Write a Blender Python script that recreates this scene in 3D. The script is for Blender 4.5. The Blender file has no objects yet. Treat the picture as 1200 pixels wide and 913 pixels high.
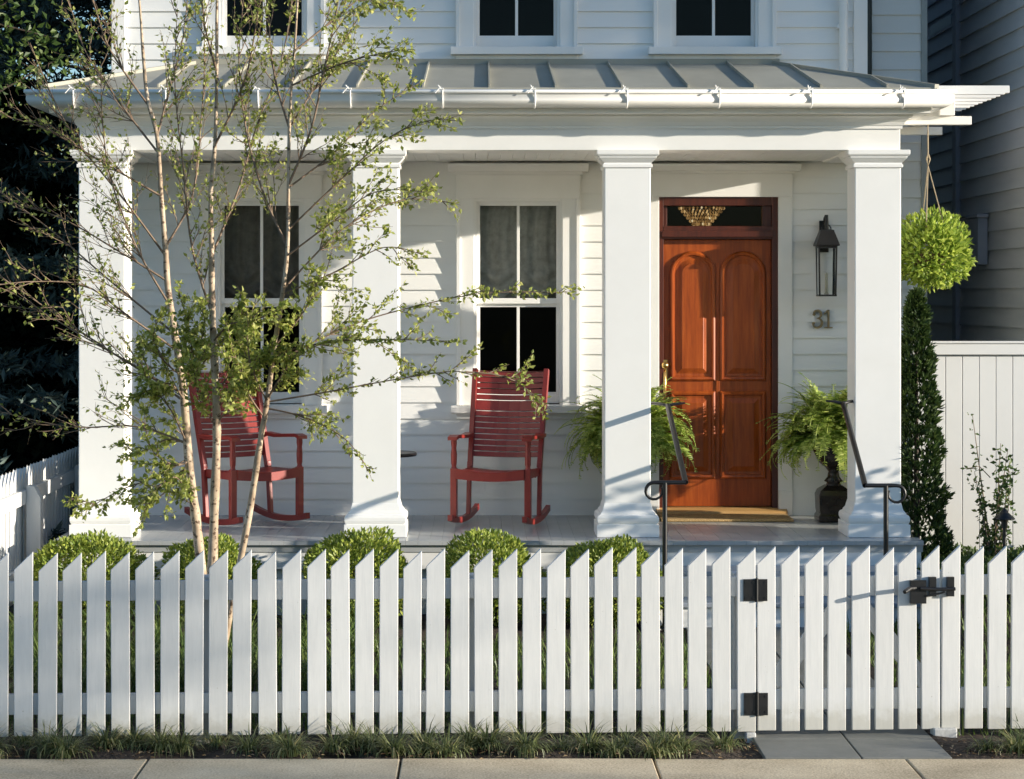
import bpy, math, random
from mathutils import Vector, Matrix
R = math.radians
PI = math.pi
random.seed(7)
scene = bpy.context.scene
COL = scene.collection

# ------------------------------------------------------------------ camera geometry of the photograph
CAMZ, F, VX, VY = 2.18, 2600.0, 565.0, 345.0
def W(px, py, Y):
    return Vector(((px - VX) * Y / F, Y, CAMZ - (py - VY) * Y / F))

# ------------------------------------------------------------------ object helpers
ORG = {}
def tag(o, label=None, cat=None, group=None, kind=None):
    if label: o['label'] = label
    if cat: o['category'] = cat
    if group: o['group'] = group
    if kind: o['kind'] = kind
    return o
def thing(name, label, cat, loc=(0, 0, 0), rz=0, group=None):
    o = bpy.data.objects.new(name, None)
    o.empty_display_size = 0.1
    COL.objects.link(o)
    o.location = loc
    o.rotation_euler = (0, 0, rz)
    ORG[o.name] = Vector(loc)
    return tag(o, label, cat, group)
def kids(o):
    return list(o.children)
def copy_tree(o, parent=None):
    c = o.copy()
    COL.objects.link(c)
    if parent is not None:
        c.parent = parent
    for ch in kids(o):
        copy_tree(ch, c)
    return c

class MB:
    def __init__(s):
        s.v = []; s.f = []; s.sm = []
    def add(s, vs, fs, smooth=False):
        b = len(s.v)
        s.v.extend([tuple(p) for p in vs])
        for f in fs:
            s.f.append(tuple(i + b for i in f)); s.sm.append(smooth)
    def box(s, x0, x1, y0, y1, z0, z1):
        s.add([(x0,y0,z0),(x1,y0,z0),(x1,y1,z0),(x0,y1,z0),(x0,y0,z1),(x1,y0,z1),(x1,y1,z1),(x0,y1,z1)],
              [(0,3,2,1),(4,5,6,7),(0,1,5,4),(1,2,6,5),(2,3,7,6),(3,0,4,7)])
    def obox(s, o, ax, ay, az):
        o, ax, ay, az = Vector(o), Vector(ax), Vector(ay), Vector(az)
        vs = [o, o+ax, o+ax+ay, o+ay, o+az, o+ax+az, o+ax+ay+az, o+ay+az]
        s.add(vs, [(0,3,2,1),(4,5,6,7),(0,1,5,4),(1,2,6,5),(2,3,7,6),(3,0,4,7)])
    def beam(s, a, b, w, h, up=(0,0,1)):
        a, b = Vector(a), Vector(b)
        d = (b - a).normalized(); up = Vector(up)
        sx = d.cross(up)
        if sx.length < 1e-5: sx = Vector((1,0,0))
        sx.normalize(); u = sx.cross(d).normalized()
        s.obox(a - sx*w/2 - u*h/2, sx*w, b - a, u*h)
    def prism_y(s, pts, y0, y1):           # polygon in x,z extruded along y
        n = len(pts)
        vs = [(x, y0, z) for x, z in pts] + [(x, y1, z) for x, z in pts]
        fs = [tuple(range(n)), tuple(range(2*n-1, n-1, -1))]
        fs += [(i, i+n, (i+1) % n + n, (i+1) % n) for i in range(n)]
        s.add(vs, fs)
    def prism_x(s, pts, x0, x1):           # polygon in y,z extruded along x
        n = len(pts)
        vs = [(x0, y, z) for y, z in pts] + [(x1, y, z) for y, z in pts]
        fs = [tuple(range(n)), tuple(range(2*n-1, n-1, -1))]
        fs += [(i, (i+1) % n, (i+1) % n + n, i+n) for i in range(n)]
        s.add(vs, fs)
    def tube(s, pts, rad, n=8, caps=True):
        pts = [Vector(p) for p in pts]
        m = len(pts)
        if not isinstance(rad, (list, tuple)): rad = [rad]*m
        vs = []; ref = None
        for i, p in enumerate(pts):
            t = (pts[min(i+1, m-1)] - pts[max(i-1, 0)])
            if t.length < 1e-9: t = Vector((0,0,1))
            t.normalize()
            if ref is None:
                ref = Vector((0,1,0)) if abs(t.y) < .8 else Vector((1,0,0))
            a = (ref - t*ref.dot(t))
            if a.length < 1e-6: a = t.orthogonal()
            a.normalize(); ref = a; b = t.cross(a)
            for k in range(n):
                an = 2*PI*k/n
                vs.append(p + (a*math.cos(an) + b*math.sin(an))*rad[i])
        fs = []
        for i in range(m-1):
            for k in range(n):
                fs.append((i*n+k, i*n+(k+1) % n, (i+1)*n+(k+1) % n, (i+1)*n+k))
        s.add(vs, fs, True)
        if caps:
            s.add([vs[k] for k in range(n)], [tuple(range(n-1, -1, -1))])
            s.add([vs[(m-1)*n+k] for k in range(n)], [tuple(range(n))])
    def lathe(s, prof, c=(0,0), n=24, smooth=True):   # prof: (r,z)
        vs = []
        for r, z in prof:
            for k in range(n):
                an = 2*PI*k/n
                vs.append((c[0]+r*math.cos(an), c[1]+r*math.sin(an), z))
        fs = []
        for i in range(len(prof)-1):
            for k in range(n):
                fs.append((i*n+k, i*n+(k+1) % n, (i+1)*n+(k+1) % n, (i+1)*n+k))
        s.add(vs, fs, smooth)
        s.add(vs[:n], [tuple(range(n-1, -1, -1))])
        s.add(vs[-n:], [tuple(range(n))])
    def square(s, prof, c):                # square plan lathe
        vs = []
        for r, z in prof:
            vs += [(c[0]-r, c[1]-r, z), (c[0]+r, c[1]-r, z), (c[0]+r, c[1]+r, z), (c[0]-r, c[1]+r, z)]
        fs = []
        for i in range(len(prof)-1):
            for k in range(4):
                fs.append((i*4+k, i*4+(k+1) % 4, (i+1)*4+(k+1) % 4, (i+1)*4+k))
        fs.append((3,2,1,0)); b = (len(prof)-1)*4
        fs.append((b, b+1, b+2, b+3))
        s.add(vs, fs)
    def leaf(s, p, d, nrm, L, w, fold=.25):
        d = d.normalized(); sd = d.cross(nrm)
        if sd.length < 1e-4: sd = d.orthogonal()
        sd.normalize(); n = sd.cross(d)
        m = p + d*(L*.45)
        s.add([p, m + sd*w/2 + n*w*fold, p + d*L, m - sd*w/2 + n*w*fold], [(0,1,2,3)])
    def build(s, name, mat, parent=None, label=None, bevel=0, kind=None, origin=None):
        o_ = Vector((0,0,0))
        if origin is not None: o_ = Vector(origin)
        p = parent
        while p is not None:
            if p.name in ORG: o_ = o_ + ORG[p.name]
            p = p.parent
        me = bpy.data.meshes.new(name)
        if o_.length > 0:
            vs = [(x-o_.x, y-o_.y, z-o_.z) for x, y, z in s.v]
        else: vs = s.v
        me.from_pydata(vs, [], s.f)
        if any(s.sm): me.polygons.foreach_set('use_smooth', s.sm)
        me.materials.append(mat)
        me.update()
        ob = bpy.data.objects.new(name, me)
        COL.objects.link(ob)
        if parent is not None: ob.parent = parent
        if origin is not None:
            ob.location = origin
            ORG[ob.name] = Vector(origin)
        if bevel:
            m = ob.modifiers.new('bevel', 'BEVEL'); m.width = bevel; m.segments = 2
            m.limit_method = 'ANGLE'; m.angle_limit = R(40)
        if label: ob['label'] = label
        if kind: ob['kind'] = kind
        return ob

def rnd(a, b): return random.uniform(a, b)
def rvec():
    while True:
        v = Vector((rnd(-1,1), rnd(-1,1), rnd(-1,1)))
        if .01 < v.length < 1: return v.normalized()

# ------------------------------------------------------------------ materials
def newmat(name):
    m = bpy.data.materials.new(name); m.use_nodes = True
    nt = m.node_tree
    return m, nt, nt.nodes['Principled BSDF']
def N(nt, t, **kw):
    n = nt.nodes.new(t)
    for k, v in kw.items(): setattr(n, k, v)
    return n
def ramp(nt, stops):
    r = N(nt, 'ShaderNodeValToRGB')
    e = r.color_ramp.elements
    while len(e) < len(stops): e.new(.5)
    for i, (p, c) in enumerate(stops):
        e[i].position = p; e[i].color = (c[0], c[1], c[2], 1)
    return r
def coords(nt, scale=(1,1,1)):
    tc = N(nt, 'ShaderNodeTexCoord'); mp = N(nt, 'ShaderNodeMapping')
    mp.inputs['Scale'].default_value = scale
    nt.links.new(tc.outputs['Object'], mp.inputs['Vector'])
    return mp.outputs['Vector']
def noise(nt, vec, sc, det=4, rough=.6):
    n = N(nt, 'ShaderNodeTexNoise')
    n.inputs['Scale'].default_value = sc; n.inputs['Detail'].default_value = det
    n.inputs['Roughness'].default_value = rough
    nt.links.new(vec, n.inputs['Vector'])
    return n.outputs['Fac']
def bump(nt, b, fac, strength, dist):
    bp = N(nt, 'ShaderNodeBump')
    bp.inputs['Strength'].default_value = strength; bp.inputs['Distance'].default_value = dist
    nt.links.new(fac, bp.inputs['Height']); nt.links.new(bp.outputs['Normal'], b.inputs['Normal'])

def surf(name, c0, c1, rough=.5, sc=3, stretch=(1,1,1), bs=.15, bd=.002, bsc=60, spec=.5, metal=0, coat=0, lo=.3, hi=.7):
    m, nt, b = newmat(name)
    v = coords(nt, stretch)
    r = ramp(nt, [(lo, c0), (hi, c1)])
    nt.links.new(noise(nt, v, sc, 6, .65), r.inputs['Fac'])
    nt.links.new(r.outputs['Color'], b.inputs['Base Color'])
    b.inputs['Roughness'].default_value = rough
    b.inputs['Specular IOR Level'].default_value = spec
    b.inputs['Metallic'].default_value = metal
    b.inputs['Coat Weight'].default_value = coat
    b.inputs['Coat Roughness'].default_value = .15
    if bs: bump(nt, b, noise(nt, v, bsc, 3), bs, bd)
    return m

WHITE = surf('white_paint', (.83,.82,.79), (.88,.87,.845), .42, 2.2, bs=.12, bd=.002, bsc=35)
SIDING = surf('white_siding_paint', (.82,.815,.79), (.87,.865,.84), .5, 1.4, (.5,1,3), bs=.2, bd=.002, bsc=30)
def mat_fence():
    m, nt, b = newmat('fence_paint')
    v = coords(nt, (6, 6, .8)); v1 = coords(nt)
    r = ramp(nt, [(.3,(.635,.64,.635)), (.7,(.715,.715,.705))])
    nt.links.new(noise(nt, v, 6, 6, .7), r.inputs['Fac'])
    sp = N(nt, 'ShaderNodeSeparateXYZ'); nt.links.new(v1, sp.inputs[0])
    ma = N(nt, 'ShaderNodeMath', operation='MULTIPLY_ADD'); ma.inputs[1].default_value = -.16
    nt.links.new(noise(nt, v1, 14, 5, .7), ma.inputs[0]); nt.links.new(sp.outputs['Z'], ma.inputs[2])
    r2 = ramp(nt, [(0,(.78,.76,.70)), (.05,(.94,.935,.91)), (.10,(1,1,1))]); nt.links.new(ma.outputs[0], r2.inputs['Fac'])
    oi = N(nt, 'ShaderNodeObjectInfo'); r3 = ramp(nt, [(0,(.92,.92,.915)), (1,(1,1,1))]); nt.links.new(oi.outputs['Random'], r3.inputs['Fac'])
    sk = noise(nt, v1, 70, 2, .5); r4 = ramp(nt, [(.20,(.6,.58,.53)), (.25,(1,1,1))]); nt.links.new(sk, r4.inputs['Fac'])
    c = r.outputs['Color']
    for q in (r2, r3, r4):
        mx = N(nt, 'ShaderNodeMixRGB', blend_type='MULTIPLY'); mx.inputs[0].default_value = 1
        nt.links.new(c, mx.inputs[1]); nt.links.new(q.outputs['Color'], mx.inputs[2]); c = mx.outputs[0]
    nt.links.new(c, b.inputs['Base Color']); b.inputs['Roughness'].default_value = .48
    bump(nt, b, noise(nt, coords(nt, (30, 30, 1.2)), 4, 4), .25, .002)
    return m
FENCEW = mat_fence()
PVC = surf('privacy_fence_white', (.74,.73,.71), (.80,.79,.77), .4, 1.5, bs=.05)
GREYWALL = surf('grey_siding_paint', (.74,.73,.69), (.80,.79,.76), .55, 1.5, (.5,1,3), bs=.2, bd=.002)
DARKWALL = surf('charcoal_siding_paint', (.45,.46,.47), (.54,.55,.56), .5, 2.5, (1,.4,3), bs=.3, bd=.002)
DARKTRIM = surf('charcoal_trim_paint', (.24,.27,.34), (.29,.32,.39), .5, 2)
ZINC = surf('standing_seam_metal', (.30,.29,.24), (.38,.37,.31), .5, 3, (1,.4,1), bs=.1, bd=.003, bsc=8, metal=0)
FLOORP = None
IRON = surf('black_iron', (.006,.006,.007), (.014,.014,.015), .38, 20, bs=.3, bd=.001, bsc=120)
REDP = surf('red_chair_paint', (.20,.018,.015), (.29,.031,.022), .36, 5, bs=.15, bd=.001, bsc=80)
BRASS = surf('brass', (.55,.36,.12), (.65,.44,.17), .3, 8, metal=1, bs=0)
BRONZE = surf('aged_bronze', (.30,.22,.12), (.42,.32,.18), .4, 20, metal=.7, bs=0)
URN = surf('black_glazed_urn', (.010,.008,.008), (.03,.022,.018), .25, 8, bs=.1)
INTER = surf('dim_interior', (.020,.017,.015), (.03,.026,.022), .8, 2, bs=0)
OAK = surf('oak_sill', (.48,.28,.10), (.60,.37,.15), .35, 4, (.6,6,6), bs=.1)
BLUESTONE = surf('bluestone', (.13,.135,.12), (.21,.21,.19), .6, 2.2, bs=.35, bd=.004, bsc=40)
GRANITE = surf('granite', (.42,.42,.40), (.62,.61,.58), .7, 60, bs=.4, bd=.003)
SOIL = surf('soil_mulch', (.018,.012,.008), (.07,.045,.028), .95, 14, bs=1, bd=.03, bsc=30)
TREAD = surf('grey_blue_tread_paint', (.26,.29,.33), (.33,.36,.40), .35, 3, bs=.1)
ROPE = surf('rope', (.25,.20,.13), (.4,.33,.22), .8, 60, bs=.3)
ASPH = surf('asphalt', (.035,.035,.036), (.06,.06,.06), .85, 30, bs=.6, bd=.006, bsc=90)
LAWNG = surf('ground_earth', (.045,.06,.022), (.09,.10,.04), .95, 3, bs=.6, bd=.02, bsc=25)
ROOFSH = surf('roof_shingle', (.05,.05,.052), (.10,.10,.10), .8, 6, (1,1,1), bs=.4, bd=.01)
TERRA = surf('basket_fibre', (.09,.06,.03), (.16,.11,.06), .9, 30, bs=.5)
DARKBARK = surf('dark_bark', (.03,.022,.016), (.07,.052,.038), .9, 9, (1,1,.2), bs=.8, bd=.02, bsc=12)
TWIG = surf('twig_bark', (.13,.085,.055), (.24,.17,.115), .7, 20, bs=.2)

def mat_floor():
    m, nt, b = newmat('grey_porch_floor_paint')
    v = coords(nt)
    r = ramp(nt, [(.3,(.38,.395,.40)), (.7,(.46,.47,.47))])
    nt.links.new(noise(nt, v, 2.5, 6), r.inputs['Fac'])
    nt.links.new(r.outputs['Color'], b.inputs['Base Color'])
    b.inputs['Roughness'].default_value = .27
    bump(nt, b, noise(nt, v, 25, 2), .06, .003)
    return m
FLOORP = mat_floor()

def mat_wood():
    m, nt, b = newmat('mahogany_door')
    v = coords(nt, (9, 9, .7))
    r = ramp(nt, [(.22,(.15,.026,.006)), (.5,(.33,.066,.010)), (.78,(.47,.112,.018))])
    nt.links.new(noise(nt, v, 3.2, 8, .7), r.inputs['Fac'])
    nt.links.new(r.outputs['Color'], b.inputs['Base Color'])
    b.inputs['Roughness'].default_value = .38
    b.inputs['Coat Weight'].default_value = .12; b.inputs['Coat Roughness'].default_value = .2; b.inputs['Specular IOR Level'].default_value = .3
    bump(nt, b, noise(nt, v, 14, 4), .08, .002)
    return m
WOOD = mat_wood()
WOODDARK = surf('dark_mahogany_frame', (.05,.010,.005), (.10,.021,.008), .35, 4, (8,8,.7), bs=.1)

def mat_concrete():
    m, nt, b = newmat('sidewalk_concrete')
    v = coords(nt)
    a = noise(nt, v, 1.3, 6, .7); c = noise(nt, v, 90, 3, .7)
    mx = N(nt, 'ShaderNodeMath', operation='MULTIPLY_ADD')
    mx.inputs[1].default_value = .55
    nt.links.new(c, mx.inputs[0]); 
    sc = N(nt, 'ShaderNodeMath', operation='MULTIPLY'); sc.inputs[1].default_value = .45
    nt.links.new(a, sc.inputs[0]); nt.links.new(sc.outputs[0], mx.inputs[2])
    r = ramp(nt, [(.34,(.30,.225,.13)), (.5,(.62,.495,.32)), (.64,(.82,.69,.48))])
    nt.links.new(mx.outputs[0], r.inputs['Fac'])
    nt.links.new(r.outputs['Color'], b.inputs['Base Color'])
    b.inputs['Roughness'].default_value = .85
    bump(nt, b, c, .5, .004)
    return m
CONCRETE = mat_concrete()

def mat_birch():
    m, nt, b = newmat('birch_bark')
    v = coords(nt, (1,1,1)); v2 = coords(nt, (26, 26, 34))
    r = ramp(nt, [(.3,(.24,.165,.105)), (.5,(.42,.32,.22)), (.7,(.58,.48,.37))])
    nt.links.new(noise(nt, v, 9, 5), r.inputs['Fac'])
    r2 = ramp(nt, [(.57,(1,1,1)), (.63,(.22,.16,.12))])
    nt.links.new(noise(nt, v2, 1.2, 3), r2.inputs['Fac'])
    mx = N(nt, 'ShaderNodeMixRGB', blend_type='MULTIPLY'); mx.inputs[0].default_value = 1
    nt.links.new(r.outputs['Color'], mx.inputs[1]); nt.links.new(r2.outputs['Color'], mx.inputs[2])
    nt.links.new(mx.outputs[0], b.inputs['Base Color'])
    b.inputs['Roughness'].default_value = .65
    bump(nt, b, noise(nt, v2, 1.5, 3), .4, .004)
    return m
BIRCH = mat_birch()

def mat_leaf(name, stops, trans=.3, rough=.45, tcol=None, spec=.4):
    m, nt, b = newmat(name)
    g = N(nt, 'ShaderNodeNewGeometry')
    r = ramp(nt, stops)
    nt.links.new(g.outputs['Random Per Island'], r.inputs['Fac'])
    nt.links.new(r.outputs['Color'], b.inputs['Base Color'])
    b.inputs['Roughness'].default_value = rough
    b.inputs['Specular IOR Level'].default_value = spec
    if trans:
        t = N(nt, 'ShaderNodeBsdfTranslucent')
        hs = N(nt, 'ShaderNodeHueSaturation'); hs.inputs['Value'].default_value = 1.6
        hs.inputs['Hue'].default_value = .485
        nt.links.new(r.outputs['Color'], hs.inputs['Color']); nt.links.new(hs.outputs['Color'], t.inputs['Color'])
        mx = N(nt, 'ShaderNodeMixShader'); mx.inputs[0].default_value = trans
        out = nt.nodes['Material Output']
        nt.links.new(b.outputs[0], mx.inputs[1]); nt.links.new(t.outputs[0], mx.inputs[2])
        nt.links.new(mx.outputs[0], out.inputs['Surface'])
    return m
LEAF_BIRCH = mat_leaf('birch_leaf', [(0,(.11,.15,.025)), (.5,(.28,.33,.07)), (1,(.52,.53,.18))], .48)
LEAF_BOX = mat_leaf('boxwood_leaf', [(0,(.07,.12,.018)), (.5,(.20,.27,.04)), (1,(.40,.44,.09))], .25)
LEAF_BASKET = mat_leaf('basket_leaf', [(0,(.12,.20,.03)), (.5,(.28,.38,.06)), (1,(.46,.55,.12))], .35)
LEAF_FERN = mat_leaf('fern_leaf', [(0,(.14,.22,.04)), (.5,(.32,.42,.09)), (1,(.55,.62,.2))], .48)
LEAF_ARB = mat_leaf('arborvitae_leaf', [(0,(.018,.04,.010)), (.6,(.04,.075,.018)), (1,(.08,.12,.03))], .15)
LEAF_SPRUCE = mat_leaf('spruce_needles', [(0,(.02,.035,.03)), (.6,(.05,.08,.068)), (1,(.12,.16,.14))], 0, .6)
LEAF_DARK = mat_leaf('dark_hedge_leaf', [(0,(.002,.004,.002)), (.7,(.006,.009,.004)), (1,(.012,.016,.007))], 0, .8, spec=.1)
LEAF_STREET = mat_leaf('street_leaf', [(0,(.04,.08,.018)), (.5,(.07,.12,.025)), (1,(.11,.17,.04))], .25)
LEAF_SHRUB = mat_leaf('shrub_leaf', [(0,(.03,.06,.015)), (.5,(.06,.11,.025)), (1,(.12,.17,.045))], .3)
LITTER = mat_leaf('dry_leaf', [(0,(.05,.03,.015)), (.5,(.16,.10,.05)), (1,(.38,.28,.15))], .1)
GRASS = mat_leaf('grass_blade', [(0,(.05,.09,.02)), (.5,(.09,.15,.035)), (1,(.17,.22,.06))], .3)
MONDO = mat_leaf('border_grass_blade', [(0,(.04,.06,.02)), (.45,(.12,.15,.055)), (.85,(.24,.27,.11)), (1,(.42,.36,.19))], .3)

def mat_glass(name, tint=(.92,.94,.93)):
    m, nt, b = newmat(name)
    fr = N(nt, 'ShaderNodeFresnel'); fr.inputs['IOR'].default_value = 1.25
    tr = N(nt, 'ShaderNodeBsdfTransparent'); tr.inputs['Color'].default_value = (*tint, 1)
    gl = N(nt, 'ShaderNodeBsdfGlossy'); gl.inputs['Roughness'].default_value = .02
    v = coords(nt); bp = N(nt, 'ShaderNodeBump'); bp.inputs['Strength'].default_value = .08; bp.inputs['Distance'].default_value = .01
    nt.links.new(noise(nt, v, 3, 1), bp.inputs['Height']); nt.links.new(bp.outputs['Normal'], gl.inputs['Normal'])
    mx = N(nt, 'ShaderNodeMixShader')
    nt.links.new(fr.outputs[0], mx.inputs[0]); nt.links.new(tr.outputs[0], mx.inputs[1]); nt.links.new(gl.outputs[0], mx.inputs[2])
    nt.links.new(mx.outputs[0], nt.nodes['Material Output'].inputs['Surface'])
    return m
GLASS = mat_glass('window_glass')

def mat_mat():
    m, nt, b = newmat('coir_mat')
    v = coords(nt)
    r = ramp(nt, [(.35,(.28,.17,.06)), (.65,(.62,.43,.20))])
    nt.links.new(noise(nt, v, 120, 3, .8), r.inputs['Fac'])
    nt.links.new(r.outputs['Color'], b.inputs['Base Color'])
    b.inputs['Roughness'].default_value = .95
    bump(nt, b, noise(nt, v, 160, 2), 1, .006)
    return m
COIR = mat_mat()
def mat_shade():
    m, nt, b = newmat('lace_shade_fabric')
    v = coords(nt)
    r = ramp(nt, [(.35,(.36,.345,.31)), (.65,(.52,.50,.46))])
    nt.links.new(noise(nt, v, 16, 5, .6), r.inputs['Fac'])
    nt.links.new(r.outputs['Color'], b.inputs['Base Color'])
    b.inputs['Roughness'].default_value = .9
    return m
SHADE = mat_shade()
def mat_emit():
    m, nt, b = newmat('crystal_bead_lit')
    g = N(nt, 'ShaderNodeNewGeometry')
    r = ramp(nt, [(0,(.05,.025,.008)), (.55,(.30,.16,.05)), (.92,(.75,.48,.2)), (1,(1,.9,.6))])
    nt.links.new(g.outputs['Random Per Island'], r.inputs['Fac'])
    nt.links.new(r.outputs['Color'], b.inputs['Emission Color']); b.inputs['Emission Strength'].default_value = .45
    b.inputs['Base Color'].default_value = (.3,.2,.1,1); b.inputs['Roughness'].default_value = .1
    return m
BEAD = mat_emit()

# ------------------------------------------------------------------ world, sun, camera
SUN = Vector((3.5, -1.0, .65)).normalized()      # towards the sun
elev = math.asin(SUN.z); azim = math.atan2(SUN.x, SUN.y)
w = bpy.data.worlds.new('World'); scene.world = w; w.use_nodes = True
sky = w.node_tree.nodes.new('ShaderNodeTexSky'); sky.sky_type = 'NISHITA'; sky.sun_disc = False
sky.sun_elevation = elev; sky.sun_rotation = azim; sky.altitude = 0; sky.air_density = 1.0; sky.dust_density = .7; sky.ozone_density = 3.4
bg = w.node_tree.nodes['Background']; bg.inputs['Strength'].default_value = .135
w.node_tree.links.new(sky.outputs[0], bg.inputs['Color'])
sl = bpy.data.lights.new('sun', 'SUN'); sl.energy = 5; sl.angle = R(.53); sl.color = (1, .91, .77)
so = bpy.data.objects.new('sun', sl); COL.objects.link(so)
so.rotation_euler = (-SUN).to_track_quat('-Z', 'Y').to_euler(); so.location = (10, -6, 8)
cam = bpy.data.cameras.new('camera'); cam.sensor_width = 36; cam.sensor_fit = 'HORIZONTAL'
cam.lens = F / 1200 * 36; cam.shift_x = 35 / 1200; cam.shift_y = -111.5 / 1200
cam.clip_start = .1; cam.clip_end = 2000
co = bpy.data.objects.new('camera', cam); COL.objects.link(co)
co.location = (0, 0, CAMZ); co.rotation_euler = (PI/2, 0, 0)
scene.camera = co
scene.view_settings.view_transform = 'Standard'; scene.view_settings.look = 'None'; scene.view_settings.exposure = 0
scene.cycles.film_exposure = 1.78
scene.cycles.max_bounces = 8; scene.cycles.diffuse_bounces = 5; scene.cycles.glossy_bounces = 4; scene.cycles.transparent_max_bounces = 12
scene.cycles.caustics_reflective = False; scene.cycles.caustics_refractive = False

# ------------------------------------------------------------------ ground
def sheet(name, x0, x1, y0, y1, z, mat, kind='structure'):
    m = MB(); m.add([(x0,y0,z),(x1,y0,z),(x1,y1,z),(x0,y1,z)], [(0,1,2,3)])
    return m.build(name, mat, kind=kind)
sheet('ground', -400, 400, -400, 400, -.06, LAWNG)
sheet('road', -120, 120, -1.5, 7.6, -.05, ASPH)
m = MB(); m.box(-120, 120, 7.6, 7.75, -.2, .005); m.build('kerb', GRANITE, kind='structure', bevel=.015)
m = MB()
jx = [-1.566 + 1.185*k for k in range(-12, 14)]
for a, b in zip(jx[:-1], jx[1:]):
    dz = rnd(-.002, .002)
    m.box(a+.005, b-.005, 7.76, 10.42, -.12, dz)
m.build('sidewalk', CONCRETE, kind='structure', bevel=.006)
# soil of planting strip and yard, slightly uneven
m = MB()
nx, ny = 90, 50
for j in range(ny+1):
    for i in range(nx+1):
        x = -3.6 + 8.2*i/nx; y = 10.425 + 6.6*j/ny
        z = -.012 + .012*math.sin(x*9+y*4) + rnd(-.008, .01)
        if y < 10.46: z = -.02
        if 1.32 < x < 2.2 and y < 15: z = -.03
        if x > 2.9 and y > 13.0: z += .30*min(1, (y-13.0)/1.6)
        m.v.append((x, y, z))
for j in range(ny):
    for i in range(nx):
        m.f.append((j*(nx+1)+i, j*(nx+1)+i+1, (j+1)*(nx+1)+i+1, (j+1)*(nx+1)+i)); m.sm.append(True)
m.build('garden_bed', SOIL, kind='structure')
m = MB()
for a, b in ((10.43, 10.86), (10.87, 11.75), (11.76, 12.7), (12.71, 13.6), (13.61, 14.5)):
    m.box(1.33, 1.78, a, b, -.06, .004+rnd(-.002,.002)); m.box(1.788, 2.21, a, b, -.06, .004+rnd(-.002,.002))
m.build('path', BLUESTONE, kind='structure', bevel=.004)

# ------------------------------------------------------------------ house
YW = 16.9; SW = F / YW
FZ = .5
def wx(px): return (px - VX) / SW
def wz(py): return CAMZ - (py - VY) / SW
def sub_iv(iv, cut):
    out = []
    for a, b in iv:
        c, d = cut
        if d <= a or c >= b: out.append((a, b)); continue
        if c > a: out.append((a, c))
        if d < b: out.append((d, b))
    return out
def siding(mb, u0, u1, z0, z1, f, e=.1225, ops=(), lip=.016):
    k = 0; z = z0
    while z < z1 - 1e-4:
        zt = min(z + e, z1); l = lip + rnd(-.0015, .0015)
        bps = sorted({z, zt} | {q for o in ops for q in (o[2], o[3]) if z < q < zt})
        for a, b in zip(bps[:-1], bps[1:]):
            iv = [(u0, u1)]
            for o in ops:
                if o[2] <= a + 1e-6 and o[3] >= b - 1e-6: iv = sub_iv(iv, (o[0], o[1]))
            for p, q in iv:
                wa = l*(1 - (a-z)/e) + .001; wb = l*(1 - (b-z)/e) + .001
                mb.add([f(p,a,wa), f(q,a,wa), f(q,b,wb), f(p,b,wb)], [(0,1,2,3)])
                if a == z: mb.add([f(p,a,.0), f(q,a,.0), f(q,a,wa), f(p,a,wa)], [(0,1,2,3)])
        z = zt

house = thing('house', 'white clapboard house with columned front porch and number 31 by its wooden door', 'house', (0, YW, 0))
XL, XR = -2.79, 2.90
wins = []   # (x0,x1,z0,z1) glass extents
for x0, x1 in ((wx(262.5), wx(350)), (wx(562.5), wx(652))):
    wins.append((x0, x1, 1.433, 2.856))
for x0, x1 in ((wx(265), wx(353)), (wx(562), wx(649)), (wx(793), wx(881))):
    wins.append((x0, x1, 4.156, 5.56))
ops = [(a-.05, b+.05, c-.09, d+.05) for a, b, c, d in wins]
DX0, DX1 = wx(772), wx(911.5)
ops.append((DX0, DX1, FZ, 2.921))
m = MB()
siding(m, XL, XR, FZ, 3.19, lambda u, z, w_: (u, YW - w_, z), ops=ops)
siding(m, XL, XR, 3.60, 6.7, lambda u, z, w_: (u, YW - w_, z), ops=ops)
m.box(XL, XR, YW, YW+.1, 3.19, 3.60)                       # band behind the porch roof
m.box(XL, XR, YW+.02, YW+.1, -.1, FZ-.01)
siding(m, YW, 25, -.05, 6.7, lambda u, z, w_: (XL - w_, u, z))
siding(m, YW, 25, -.05, 6.7, lambda u, z, w_: (XR + w_, u, z))
m.box(XL, XR, 25, 25.1, -.1, 6.7)
m.box(XL+.01, XR-.01, YW+.1, 25, 3.2, 3.34)
m.build('wall', SIDING, house)
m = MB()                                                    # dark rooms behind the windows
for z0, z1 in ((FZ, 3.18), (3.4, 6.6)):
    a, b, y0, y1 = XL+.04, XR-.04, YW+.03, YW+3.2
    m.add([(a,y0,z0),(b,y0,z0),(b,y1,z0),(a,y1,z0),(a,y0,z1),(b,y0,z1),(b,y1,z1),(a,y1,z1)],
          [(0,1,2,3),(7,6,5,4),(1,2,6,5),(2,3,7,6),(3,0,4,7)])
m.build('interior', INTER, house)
# corner boards, frieze
m = MB()
for x0, x1 in ((XL-.03, XL+.075), (XR-.075, XR+.03)):
    for z0, z1 in ((3.55, 6.7), (FZ, 3.18)):
        m = MB(); m.box(x0, x1, YW-.035, YW+.09, z0, z1); m.build('corner_board', WHITE, house, bevel=.004)
# main roof (above the frame)
m = MB()
m.prism_y([(XL-.4, 6.65), (XR+.4, 6.65), (.055, 9.2)], YW-.4, 25.4)
m.build('roof', ROOFSH, house)
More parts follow.
